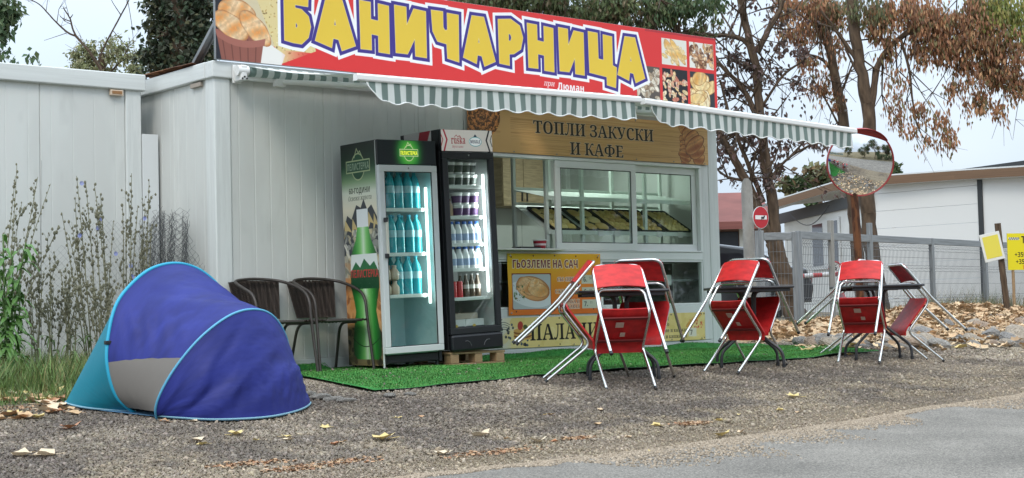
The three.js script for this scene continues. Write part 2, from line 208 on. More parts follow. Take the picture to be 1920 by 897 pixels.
// letter outlines in a unit box, y up
const GL = {
  'Б': [[[0.02, 0], [0.02, 1], [0.86, 1.02], [0.84, 0.76], [0.36, 0.77], [0.36, 0.66], [0.62, 0.64], [0.86, 0.52], [0.93, 0.32], [0.84, 0.1], [0.6, -0.04], [0.3, -0.03]], [[0.37, 0.4], [0.47, 0.38], [0.52, 0.31], [0.46, 0.24], [0.37, 0.24]]],
  'А': [[[0.0, 0.06], [0.3, 1], [0.66, 1], [1.0, 0.04], [0.68, -0.08], [0.6, 0.14], [0.42, 0.16], [0.38, -0.04]], [[0.44, 0.4], [0.5, 0.68], [0.55, 0.38]]],
  'Н': [[[0.02, 0], [0.0, 1], [0.33, 0.99], [0.33, 0.62], [0.66, 0.6], [0.66, 0.98], [0.98, 0.96], [0.98, -0.04], [0.65, -0.03], [0.65, 0.33], [0.34, 0.35], [0.34, 0]]],
  'И': [[[0.02, 0], [0.0, 1], [0.33, 0.99], [0.34, 0.52], [0.62, 0.97], [0.98, 0.95], [0.98, -0.04], [0.66, -0.03], [0.65, 0.42], [0.36, 0.0]]],
  'Ч': [[[0.0, 1], [0.04, 0.56], [0.2, 0.36], [0.56, 0.32], [0.58, 0.0], [0.96, -0.05], [0.98, 0.97], [0.6, 0.98], [0.6, 0.6], [0.46, 0.58], [0.38, 0.66], [0.38, 1]]],
  'Р': [[[0.02, 0.02], [0.0, 1], [0.5, 1.04], [0.86, 0.92], [0.98, 0.66], [0.88, 0.4], [0.6, 0.28], [0.38, 0.26], [0.38, 0.0]], [[0.37, 0.74], [0.5, 0.73], [0.56, 0.63], [0.5, 0.53], [0.37, 0.52]]],
  'Ц': [[[0.02, 0.04], [0.0, 1], [0.31, 0.99], [0.32, 0.36], [0.57, 0.34], [0.57, 0.97], [0.87, 0.95], [0.87, 0.24], [1.02, 0.2], [0.97, -0.26], [0.68, -0.22], [0.68, -0.02]]],
};
function blobs(x, X, Y, W, H, cols, n, seed, rmin, rmax) { const R = rng(seed); x.save(); x.beginPath(); x.rect(X, Y, W, H); x.clip(); for (let i = 0; i < n; i++) { x.fillStyle = cols[Math.floor(R() * cols.length)]; x.globalAlpha = 0.35 + 0.6 * R(); x.beginPath(); x.ellipse(X + W * R(), Y + H * R(), lerp(rmin, rmax, R()), lerp(rmin, rmax, R()) * 0.6, R() * 3.14, 0, 7); x.fill(); } x.restore(); }
const hex = h => [parseInt(h.slice(1, 3), 16), parseInt(h.slice(3, 5), 16), parseInt(h.slice(5, 7), 16)];
function bun(x, cx, cy, a, b, ang, c0, c1, ridges, seed, dark = '#5a2c14') { // one baked piece of a printed food picture, dot by dot
  const A = hex(c0), B = hex(c1), D = hex(dark), ca = Math.cos(ang), sa = Math.sin(ang), m = Math.ceil(Math.max(a, b));
  for (let j = -m; j <= m; j++) for (let i = -m; i <= m; i++) { const p = (i * ca + j * sa) / a, q = (-i * sa + j * ca) / b, w = 0.06 * Math.sin(p * ridges * 3.14), r = p * p + q * q; if (r > 1 + w) continue; const n = fbm((cx + i) * 0.13, (cy + j) * 0.13, 3, seed), g = 0.5 + 0.5 * Math.sin(p * ridges * 3.14 + q * 1.6), t = clamp(0.25 + 0.75 * g * (0.4 + n) - 0.3 * Math.abs(q)), e = smooth(0.72, 1.02, r), k = clamp(e * 0.7 + 0.22 * smooth(0.16, 0, g) * (ridges > 0 ? 1 : 0)); const c = [0, 1, 2].map(z => Math.round(lerp(lerp(A[z], B[z], t), D[z], k) * (0.85 + 0.3 * n))); x.fillStyle = `rgb(${c.map(z => clamp(z, 0, 255)).join()})`; x.fillRect(Math.round(cx + i), Math.round(cy + j), 1, 1); }
}
const roll = (x, cx, cy, L, w, ang, pal, seed) => bun(x, cx, cy, L / 2, w / 2, ang, pal[0], pal[1], 2.2, seed, '#a8683a');
function pile(x, X, Y, W, H, bg, cols, n, seed, rmin, rmax, ridges = 1.5, dark = '#4a2a1a') { const R = rng(seed); x.save(); x.beginPath(); x.rect(X, Y, W, H); x.clip(); x.fillStyle = bg; x.fillRect(X, Y, W, H); for (let i = 0; i < n; i++) { const r = lerp(rmin, rmax, R()); bun(x, X + W * R(), Y + H * (0.1 + 0.9 * R()), r * (1 + R()), r * 0.75, R() * 3.14, cols[Math.floor(R() * cols.length)], cols[Math.floor(R() * cols.length)], ridges, seed + i, dark); } x.restore(); }
const T_banner = canvasTex(2048, 256, (x, W, H) => {
  const S = W / 6.08, X = m => m * S, Y = m => H - (m - 2.61) * S; x.fillStyle = RED; x.fillRect(0, 0, W, H);
  // left: bread basket and a sheet of seeded flatbread
  x.fillStyle = '#20222c'; x.fillRect(0, 0, X(0.2), H);
  x.fillStyle = '#d8c9a6'; x.fillRect(X(0.16), 0, X(0.5), H * 0.8);
  x.fillStyle = '#e3cf95'; x.beginPath(); x.moveTo(X(0.3), 0); x.lineTo(X(0.62), Y(2.62)); x.lineTo(X(0.97), Y(2.76)); x.lineTo(X(0.8), 0); x.fill(); 
  x.save(); x.clip(); blobs(x, X(0.3), 0, X(0.7), H, ['#b98d46', '#8a6a34', '#efe2b4', '#c7a55c', '#6d5026'], 420, 5, 1, 5); x.restore();
  x.fillStyle = '#eeeae4'; x.beginPath(); x.moveTo(X(0.4), Y(2.84)); x.lineTo(X(0.66), Y(2.7)); x.lineTo(X(0.62), Y(2.6)); x.lineTo(X(0.4), Y(2.6)); x.fill();
  blobs(x, 0, 0, X(0.22), H * 0.3, ['#e7d9bd', '#c98f4c', '#f3ead8', '#5a2c1e', '#c33'], 60, 6, 3, 14);
  x.fillStyle = '#93584b'; x.beginPath(); x.moveTo(X(0.0), Y(2.86)); x.lineTo(X(0.05), Y(2.61)); x.lineTo(X(0.42), Y(2.61)); x.lineTo(X(0.46), Y(2.84)); x.fill();
  x.strokeStyle = '#6d3d33'; x.lineWidth = 3; for (let i = 1; i < 6; i++) { x.beginPath(); x.moveTo(X(0.08 * i - 0.02), Y(2.8)); x.lineTo(X(0.07 * i + 0.02), Y(2.61)); x.stroke(); }
  const pal = ['#f6dcb4', '#dd9450']; roll(x, X(0.2), Y(3.02), X(0.36), 74, 0.1, pal, 1); roll(x, X(0.14), Y(2.9), X(0.36), 66, 0.5, pal, 2); roll(x, X(0.37), Y(2.9), X(0.38), 62, 0.75, pal, 3);
  x.fillStyle = '#a8685a'; x.beginPath(); x.moveTo(X(-0.01), Y(2.87)); x.quadraticCurveTo(X(0.2), Y(2.73), X(0.47), Y(2.82)); x.lineTo(X(0.46), Y(2.76)); x.quadraticCurveTo(X(0.2), Y(2.68), X(0.01), Y(2.8)); x.fill();
  { const g = x.createLinearGradient(X(0.62), 0, X(0.95), 0); g.addColorStop(0, 'rgba(221,51,51,0)'); g.addColorStop(1, RED); x.fillStyle = g; x.fillRect(X(0.62), Y(2.74), X(0.4), H); }
  // right: five food pictures
  const tp = (a, b, c, d, ...r) => pile(x, X(a), Y(d), X(b) - X(a), Y(c) - Y(d), ...r);
  tp(5.24, 5.62, 3.02, 3.3, '#e6e2d8', ['#f0d9a4', '#e8c98a', '#dcb266', '#f3e4bd'], 12, 11, 9, 14, 2, '#b07a3a'); roll(x, X(5.39), Y(3.16), X(0.34), 30, 0.9, ['#f3dfb0', '#dba456'], 12); roll(x, X(5.48), Y(3.17), X(0.34), 26, 0.85, ['#f0d49a', '#e0b060'], 13);
  tp(5.66, 6.04, 3.02, 3.3, '#ece8e0', ['#e8c08c', '#c98d5c', '#7a4630', '#f0d8b8', '#53301f'], 50, 14, 8, 14, 1.5);
  tp(5.24, 5.62, 2.6, 2.98, '#1e1e24', ['#f0dcb0', '#e6c48d', '#f3e7cf', '#d0806a'], 46, 15, 6, 12, 2, '#5a2c20'); tp(5.66, 6.04, 2.6, 2.98, '#33353c', ['#f2d8a0', '#d79a4a', '#e8c27e', '#f6e6bf'], 14, 16, 22, 36, 1.2, '#8a4a1c');
  tp(4.86, 5.2, 2.6, 2.98, '#5d544e', ['#d9cdb8', '#efe6d6', '#b9a288', '#8a735c'], 46, 17, 9, 16, 1.5, '#4a3a30');
  x.fillStyle = '#b62c34'; x.fillRect(X(5.0), 0, X(1.1), 8);
  // lettering
  const W0 = [['Б', 0.66, 0.93], ['А', 0.975, 1.37], ['Н', 1.44, 1.745], ['И', 1.82, 2.16], ['Ч', 2.235, 2.54], ['А', 2.6, 2.965], ['Р', 3.03, 3.325], ['Н', 3.395, 3.72], ['И', 3.8, 4.125], ['Ц', 4.2, 4.56], ['А', 4.6, 4.97]];
  const path = ([ch, a, b], k) => { const y0 = 2.835, y1 = 3.25; x.beginPath(); for (const poly of GL[ch]) { poly.forEach(([px, py], i) => x[i ? 'lineTo' : 'moveTo'](X(lerp(a, b, px)), Y(lerp(y0, y1, py)))); x.closePath(); } };
  x.lineJoin = 'miter'; x.miterLimit = 2.2;
  W0.forEach((l, k) => { path(l, k); x.strokeStyle = '#f6f5f7'; x.lineWidth = 0.146 * S; x.stroke(); });
  W0.forEach((l, k) => { path(l, k); x.strokeStyle = PUR; x.lineWidth = 0.088 * S; x.stroke(); });
  W0.forEach((l, k) => { path(l, k); x.strokeStyle = '#efdca0'; x.lineWidth = 0.026 * S; x.stroke(); x.strokeStyle = YEL; x.lineWidth = 0.018 * S; x.stroke(); x.fillStyle = YEL; x.fill('evenodd'); });
  x.fillStyle = '#f6eeee'; x.font = 'bold 34px sans-serif'; x.fillText('Люман', X(3.76), Y(2.64)); x.font = 'italic 24px serif'; x.fillText('при', X(3.58), Y(2.665));
});
function croissant(x, cx, cy, L, ang) { const R = rng(Math.round(cx)); for (const i of [-3, 3, -2, 2, -1, 1, 0]) { const w = L * 0.3 * (1 - Math.abs(i) / 4.6), d = Math.abs(i) * Math.abs(i) * L / 90, px = i * L / 7.6; bun(x, cx + Math.cos(ang) * px - Math.sin(ang) * d, cy + Math.sin(ang) * px + Math.cos(ang) * d, L / 7, w, ang + 0.12 * i, '#e0a862', '#8e4c20', 1.3, 300 + i + cx, '#4a2410'); } }
const T_wood = canvasTex(1536, 202, (x, W, H) => {
  const S = W / 3.05, R = rng(9); x.fillStyle = '#d4a86c'; x.fillRect(0, 0, W, H);
  for (let i = 0; i < 260; i++) { const y = R() * H, a = 1.5 + 5 * R(); x.strokeStyle = ['#a97a44', '#d6a970', '#e2bb86', '#b88a52', '#b0874e'][Math.floor(R() * 5)]; x.globalAlpha = 0.25 + 0.3 * R(); x.lineWidth = 0.8 + 3.5 * R() * R(); x.beginPath(); const x0 = R() * W - 200; for (let k = 0; k < 14; k++) x[k ? 'lineTo' : 'moveTo'](x0 + k * 55, y + a * Math.sin(k * 0.55 + i)); x.stroke(); } x.globalAlpha = 1;
  for (let j = 0; j < 150; j++) for (let i = 0; i < 190; i++) { const dx = i - 70, dy = (j - 40) * 1.1, r = Math.hypot(dx, dy); if (r > 116) continue; const n = fbm(i * 0.12, j * 0.12, 3, 91), g = 0.5 + 0.5 * Math.sin(r * 0.22 + Math.atan2(dy, dx) * 2 + n * 9), k = 0.45 + 0.75 * g * (0.5 + n); x.fillStyle = `rgb(${Math.round(clamp(190 * k, 40, 235))},${Math.round(clamp(122 * k, 22, 190))},${Math.round(clamp(62 * k, 10, 120))})`; x.fillRect(i, j, 1, 1); }
  x.fillStyle = '#d4a86c'; x.beginPath(); x.moveTo(100, 120); x.lineTo(300, 150); x.lineTo(300, 202); x.lineTo(0, 202); x.lineTo(0, 150); x.fill(); x.fillRect(185, 0, 60, 202);
  croissant(x, 1372, 150, 170, 1.5); croissant(x, 1440, 105, 260, 1.0);
  x.fillStyle = '#241812'; x.textAlign = 'center'; x.save(); x.translate(766, 104); x.scale(1.07, 1); x.font = 'bold 80px serif'; x.strokeStyle = '#d9c3a4'; x.lineWidth = 4; x.strokeText('ТОПЛИ ЗАКУСКИ', 0, 0); x.fillText('ТОПЛИ ЗАКУСКИ', 0, 0); x.font = 'bold 80px serif'; x.strokeText('И КАФЕ', 6, 88); x.fillText('И КАФЕ', 6, 88); x.restore();
});
const T_pie = canvasTex(768, 378, (x, W, H) => {
  const g = x.createLinearGradient(0, 0, W * 0.1, H); g.addColorStop(0, '#ecc920'); g.addColorStop(0.5, '#eca820'); g.addColorStop(1, '#e6762a'); x.fillStyle = g; x.fillRect(0, 0, W, H);
  x.font = 'bold 68px sans-serif'; x.save(); x.translate(36, 88); x.scale(0.88, 1); x.strokeStyle = '#eadfc0'; x.lineWidth = 9; x.lineJoin = 'round'; x.strokeText('ГЬОЗЛЕМЕ НА САЧ', 0, 0); x.fillStyle = '#7c1f22'; x.fillText('ГЬОЗЛЕМЕ НА САЧ', 0, 0); x.restore();
  x.fillStyle = '#5c0f16'; for (const [a, b] of [[205, 14], [385, 12], [560, 16], [30, 22], [742, 24], [420, 352], [60, 356], [700, 350]]) { x.beginPath(); x.arc(a, b, 5, 0, 7); x.fill(); }
  x.fillStyle = '#7a2a24'; x.fillRect(30, 122, 318, 222); x.fillStyle = '#b9c2c2'; x.beginPath(); x.roundRect(34, 128, 310, 214, 14); x.fill(); x.save(); x.clip(); x.fillStyle = '#d9dfdf'; x.beginPath(); x.ellipse(180, 250, 190, 80, 0.15, 0, 7); x.fill();
  bun(x, 195, 215, 140, 74, 0.2, '#eec995', '#c98a4c', 0.6, 31, '#9a5a2a'); bun(x, 150, 200, 80, 50, 0.5, '#f2d6a8', '#c07d3e', 1.2, 32, '#a8662f'); bun(x, 240, 225, 90, 46, 0.15, '#f0d09c', '#cf9350', 1.0, 33, '#a05c28'); bun(x, 210, 180, 50, 24, -0.3, '#f3dcb4', '#d9a05c', 1.5, 34, '#b06a30'); blobs(x, 40, 190, 90, 100, ['#567a3a', '#86683a', '#3d5a2c'], 30, 32, 3, 12); x.restore();
  x.textAlign = 'right'; x.font = 'bold 33px serif'; x.lineWidth = 7; x.strokeStyle = '#f0dcc0'; x.fillStyle = '#8a2420'; for (const [t, y] of [['СЪС СИРЕНЕ', 172], ['С КАШКАВАЛ', 248], ['ШУНКА И', 312], ['КАШКАВАЛ', 344]]) { x.save(); x.translate(580, y); x.scale(0.84, 1); x.strokeText(t, 0, 0); x.fillText(t, 0, 0); x.restore(); }
  for (const y of [134, 212, 290]) { x.fillStyle = '#c9cdb8'; x.fillRect(602, y, 126, 56); x.fillStyle = '#3c4a44'; x.font = 'bold 42px sans-serif'; x.textAlign = 'left'; x.fillText(y === 290 ? '7.' : '6.', 618, y + 43); x.font = '22px sans-serif'; x.fillText(y === 290 ? '11' : '50', 668, y + 28); }
});
const T_pan = canvasTex(1536, 150, (x, W, H) => {
  x.fillStyle = '#ead389'; x.fillRect(0, 0, W, H); { const g = x.createLinearGradient(0, 0, 170, 0); g.addColorStop(0, '#d9dcd8'); g.addColorStop(1, 'rgba(217,220,216,0)'); x.fillStyle = g; x.fillRect(0, 0, 170, H); }
  blobs(x, 0, 0, W, H, ['#efdb98', '#e0c878'], 60, 41, 10, 60);
  const R = rng(43); x.strokeStyle = '#41474a'; x.lineWidth = 2.5; for (let i = 0; i < 4; i++) { x.beginPath(); x.moveTo(0, 30 + 14 * i); x.quadraticCurveTo(40, 10 + 10 * i, 80, 34 + 12 * i); x.stroke(); }
  for (let i = 0; i < 26; i++) { const a = i < 15 ? R() * 100 : 110 + R() * 90, b = i < 15 ? 30 + R() * 70 : 100 + R() * 40; x.fillStyle = ['#2c3136', '#3d4a58', '#23282e'][i % 3]; x.beginPath(); x.arc(a, b, 5 + 3 * R(), 0, 7); x.fill(); x.fillStyle = '#8a99a5'; x.beginPath(); x.arc(a - 2, b - 2, 2, 0, 7); x.fill(); }
  for (let i = 0; i < 5; i++) { x.fillStyle = i % 2 ? '#8a5526' : '#d9a85c'; x.beginPath(); x.ellipse(165, 100 - i * 9, 62, 12, 0, 0, 7); x.fill(); } x.fillStyle = '#b53c32'; x.beginPath(); x.ellipse(150, 40, 18, 22, 0.3, 0, 7); x.fill(); x.fillStyle = '#55602f'; x.beginPath(); x.ellipse(185, 48, 16, 12, 0.3, 0, 7); x.fill();
  x.fillStyle = '#17130f'; x.font = 'bold 112px serif'; x.save(); x.translate(214, 116); x.scale(0.94, 1); x.fillText('ПАЛАЧИНКИ', 0, 0); x.restore();
  x.font = 'bold 27px serif'; x.fillStyle = '#3a3428'; ['с шоколад', 'със сладко', 'със сирене и кашкавал', 'с шунка и кашкавал'].forEach((t, i) => x.fillText(t, 1090, 36 + 33 * i));
  x.fillStyle = '#e7e2cf'; x.fillRect(1396, 84, 66, 46); x.fillStyle = '#4a4438'; x.font = 'bold 40px sans-serif'; x.fillText('7', 1408, 122);
  roll(x, 1440, 42, 150, 30, -0.5, ['#e6b75d', '#dca048', '#f2d391'], 44); blobs(x, 1400, 36, 130, 50, ['#b5342e', '#d9503e', '#e8a05a'], 26, 45, 4, 10);
  x.fillStyle = '#4a3c22'; for (const [a, b] of [[8, 8], [8, 140], [420, 8], [420, 140], [760, 8], [1528, 8], [1528, 140], [1100, 142]]) { x.beginPath(); x.arc(a, b, 4, 0, 7); x.fill(); }
});
function bottlePic(x, cx, top, w, h) { // printed green mineral water bottle
  const pr = [[0.2, 0], [0.2, 0.1], [0.2, 0.12], [0.26, 0.2], [0.45, 0.3], [0.5, 0.42], [0.5, 0.52], [0.4, 0.62], [0.36, 0.68], [0.45, 0.8], [0.5, 0.9], [0.48, 0.97], [0.38, 1]];
  const sh = (a, b) => { x.beginPath(); const q = pr.filter(p => p[1] >= a && p[1] <= b); q.forEach((p, i) => x[i ? 'lineTo' : 'moveTo'](cx + p[0] * w, top + p[1] * h)); [...q].reverse().forEach(p => x.lineTo(cx - p[0] * w, top + p[1] * h)); x.closePath(); };
  const g = x.createLinearGradient(cx - w / 2, 0, cx + w / 2, 0); g.addColorStop(0, '#1a4a22'); g.addColorStop(0.2, '#2f8a34'); g.addColorStop(0.38, '#7cc46c'); g.addColorStop(0.5, '#cfe8c8'); g.addColorStop(0.62, '#7cc46c'); g.addColorStop(0.8, '#2a8030'); g.addColorStop(1, '#123a1a'); x.fillStyle = g; sh(0.1, 1); x.fill();
  x.fillStyle = '#e9ecec'; sh(0, 0.12); x.fill(); x.fillStyle = '#dfe6e2'; sh(0.3, 0.42); x.fill(); x.fillStyle = '#1f6a3a'; x.beginPath(); x.moveTo(cx - w * 0.5, top + h * 0.42); for (const [a, b] of [[-0.3, 0.35], [-0.15, 0.39], [0, 0.33], [0.2, 0.38], [0.35, 0.35], [0.5, 0.42]]) x.lineTo(cx + a * w, top + b * h); x.fill();
  x.fillStyle = '#164a2c'; x.fillRect(cx - w * 0.5, top + h * 0.41, w, h * 0.12); x.fillStyle = '#c23434'; x.font = `bold ${Math.round(w * 0.19)}px sans-serif`; x.textAlign = 'center'; x.fillText('ПЕЛИСТЕРКА', cx, top + h * 0.455, w * 0.98);
  x.strokeStyle = '#0d2f16'; x.lineWidth = 4; x.beginPath(); x.moveTo(cx - w * 0.5, top + h * 0.86); x.quadraticCurveTo(cx, top + h * 0.98, cx + w * 0.5, top + h * 0.84); x.stroke();
  const R = rng(77); x.fillStyle = '#d5f0cf'; for (let i = 0; i < 60; i++) { x.globalAlpha = 0.5; x.fillRect(cx + (R() - 0.5) * w * 0.8, top + h * (0.14 + 0.8 * R()), 2, 3); } x.globalAlpha = 1;
}
function crest(x, cx, cy, r, txt, bg) { x.fillStyle = bg; x.strokeStyle = '#a9b48a'; x.lineWidth = r * 0.07; x.beginPath(); x.arc(cx, cy, r * 0.72, 0, 7); x.fill(); x.stroke(); x.beginPath(); x.moveTo(cx - r * 0.4, cy - r * 0.5); x.lineTo(cx - r * 0.1, cy - r * 1.0); x.lineTo(cx + r * 0.1, cy - r * 0.75); x.lineTo(cx + r * 0.25, cy - r * 0.85); x.lineTo(cx + r * 0.5, cy - r * 0.5); x.stroke(); x.fillStyle = bg; x.fillRect(cx - r * 1.3, cy - r * 0.34, r * 2.6, r * 0.62); x.strokeRect(cx - r * 1.3, cy - r * 0.34, r * 2.6, r * 0.62); x.textAlign = 'center'; x.font = `bold ${Math.round(r * 0.52)}px sans-serif`; x.fillStyle = txt; x.fillText('ПЕЛИСТЕРКА', cx, cy + r * 0.17, r * 2.45); }
const T_fside = canvasTex(320, 1024, (x, W, H) => {
  x.fillStyle = '#0e1a16'; x.fillRect(0, 0, W, H); const g = x.createLinearGradient(0, 0, 0, H); g.addColorStop(0, '#0c1714'); g.addColorStop(0.1, '#163a24'); g.addColorStop(0.17, '#7d9a72'); g.addColorStop(0.22, '#d8dccb'); g.addColorStop(0.3, '#e6dcc4'); g.addColorStop(0.45, '#8a897a'); g.addColorStop(0.62, '#c08a5c'); g.addColorStop(0.8, '#d8a068'); g.addColorStop(0.88, '#7a6a50'); g.addColorStop(1, '#857652'); x.fillStyle = g; x.fillRect(0, 0, W, H);
  x.fillStyle = '#3b3f45'; x.beginPath(); x.moveTo(0, 400); for (const [a, b] of [[40, 330], [80, 350], [130, 285], [170, 300], [200, 260], [230, 310], [270, 290], [320, 350], [320, 520], [0, 520]]) x.lineTo(a, b); x.fill(); x.fillStyle = '#c9b27c'; for (const [a, b, c] of [[20, 350, 60], [90, 345, 50], [150, 305, 40], [240, 320, 50], [290, 330, 40]]) { x.beginPath(); x.moveTo(a, b); x.lineTo(a + c, b + 60); x.lineTo(a + c * 0.3, b + 50); x.lineTo(a - c * 0.3, b + 90); x.fill(); }
  blobs(x, 0, 400, W, 220, ['#8a8c86', '#a9a898', '#c4b894', '#dcd8ca', '#7a7c70'], 120, 51, 6, 40); blobs(x, 0, 600, W, 230, ['#b9743c', '#d39a5c', '#8a5530', '#c98a4a'], 90, 52, 8, 40); blobs(x, 0, 850, W, 180, ['#3a3526', '#6b6040', '#2a261c', '#57482e'], 90, 53, 6, 30);
  crest(x, 160, 110, 84, '#8fa08a', '#1d4a30'); x.fillStyle = '#39422f'; x.textAlign = 'center'; x.font = '600 36px sans-serif'; x.fillText('60-ГОДИНИ', 165, 232, 200); x.font = 'italic 30px serif'; x.fillText('Освежи живота', 165, 264, 220);
  bottlePic(x, 182, 306, 262, 690);
});
const T_fbox1 = canvasTex(512, 136, (x, W, H) => { x.fillStyle = '#0a0f12'; x.fillRect(0, 0, W, H); const g = x.createRadialGradient(270, 70, 10, 270, 70, 170); g.addColorStop(0, '#5fbf3a'); g.addColorStop(0.5, '#1d5a24'); g.addColorStop(1, 'rgba(10,15,18,0)'); x.fillStyle = g; x.fillRect(0, 0, W, H); crest(x, 272, 72, 62, '#f0ee4a', '#2f7a2c'); });
const T_fbox2 = canvasTex(512, 140, (x, W, H) => {
  x.fillStyle = '#cfcbc6'; x.fillRect(0, 0, W, H); x.lineJoin = 'miter'; const ch = (a, s, c) => { x.strokeStyle = c; x.lineWidth = 14; x.beginPath(); x.moveTo(a - 34 * s, -6); x.lineTo(a, 66); x.lineTo(a - 34 * s, 146); x.stroke(); x.lineWidth = 7; x.beginPath(); x.moveTo(a - 58 * s, 30); x.lineTo(a - 40 * s, 66); x.lineTo(a - 58 * s, 108); x.stroke(); }; ch(56, 1, '#a02638'); ch(452, -1, '#1b1c20');
  x.fillStyle = '#9a3036'; x.textAlign = 'center'; x.font = 'bold 62px serif'; x.save(); x.translate(168, 92); x.scale(0.8, 1.1); x.fillText('ruska', 0, 0); x.restore(); x.lineWidth = 4; x.strokeStyle = '#9a3036'; x.beginPath(); x.moveTo(130, 50); x.lineTo(150, 34); x.lineTo(166, 48); x.lineTo(180, 38); x.lineTo(196, 52); x.stroke(); x.font = 'italic 22px serif'; x.fillText('Вкусът млеко', 160, 118, 110);
  x.fillStyle = '#e9eef0'; x.strokeStyle = '#3a9aa5'; x.lineWidth = 4; x.beginPath(); x.ellipse(340, 76, 62, 30, 0, 0, 7); x.fill(); x.stroke(); x.fillStyle = '#16223f'; x.font = 'bold 30px sans-serif'; x.fillText('MEGGLE', 340, 87, 104); x.beginPath(); x.moveTo(322, 44); x.lineTo(340, 26); x.lineTo(358, 44); x.fill();
});
const T_fside2 = canvasTex(256, 64, (x, W, H) => { x.fillStyle = '#b9b6b4'; x.fillRect(0, 0, W, H); x.fillStyle = '#9a2233'; x.beginPath(); x.moveTo(120, 0); x.lineTo(200, 0); x.lineTo(150, 64); x.lineTo(90, 64); x.fill(); x.fillStyle = '#17181c'; x.fillRect(206, 0, 50, H); });
const T_strip = dataTex(64, 4, (u) => u < 0.5 ? [0.94, 0.95, 0.945] : [0.57, 0.65, 0.625], true);
const print = (t, o = {}) => mat([0.94, 0.94, 0.94], 0.42, { map: t, ...o });
// ---------------------------------------------------------------- container kiosk
const rotSide = new THREE.Matrix4().makeRotationY(-Math.PI / 2);          // a sheet facing +z turned to face -x
function ribbed(x0, x1, y0, y1, z, t, pitch = 0.15, deep = 0.0035) { // sandwich panel: front skin with narrow pressed lines, seam gaps at both edges
  const b = gb(), pr = [[x0, z - t], [x0, z - 0.006], [x0 + 0.006, z]]; for (let x = x0 + pitch * 0.5; x < x1 - 0.03; x += pitch) pr.push([x - 0.006, z], [x - 0.003, z - deep], [x + 0.003, z - deep], [x + 0.006, z]); pr.push([x1 - 0.006, z], [x1, z - 0.006], [x1, z - t]);
  for (let i = 0; i < pr.length - 1; i++) b.quad(V(pr[i][0], y0, pr[i][1]), V(pr[i + 1][0], y0, pr[i + 1][1]), V(pr[i + 1][0], y1, pr[i + 1][1]), V(pr[i][0], y1, pr[i][1]), [[pr[i][0], y0], [pr[i + 1][0], y0], [pr[i + 1][0], y1], [pr[i][0], y1]]);
  b.quad(V(x1, y0, z - t), V(x0, y0, z - t), V(x0, y1, z - t), V(x1, y1, z - t)); return b;
}
function turned(b, m) { const g = b.build(); g.applyMatrix4(m); return g; }
const K = thing('snack_kiosk', 'pale grey container kiosk with sliding serving windows and corner posts', 'kiosk');
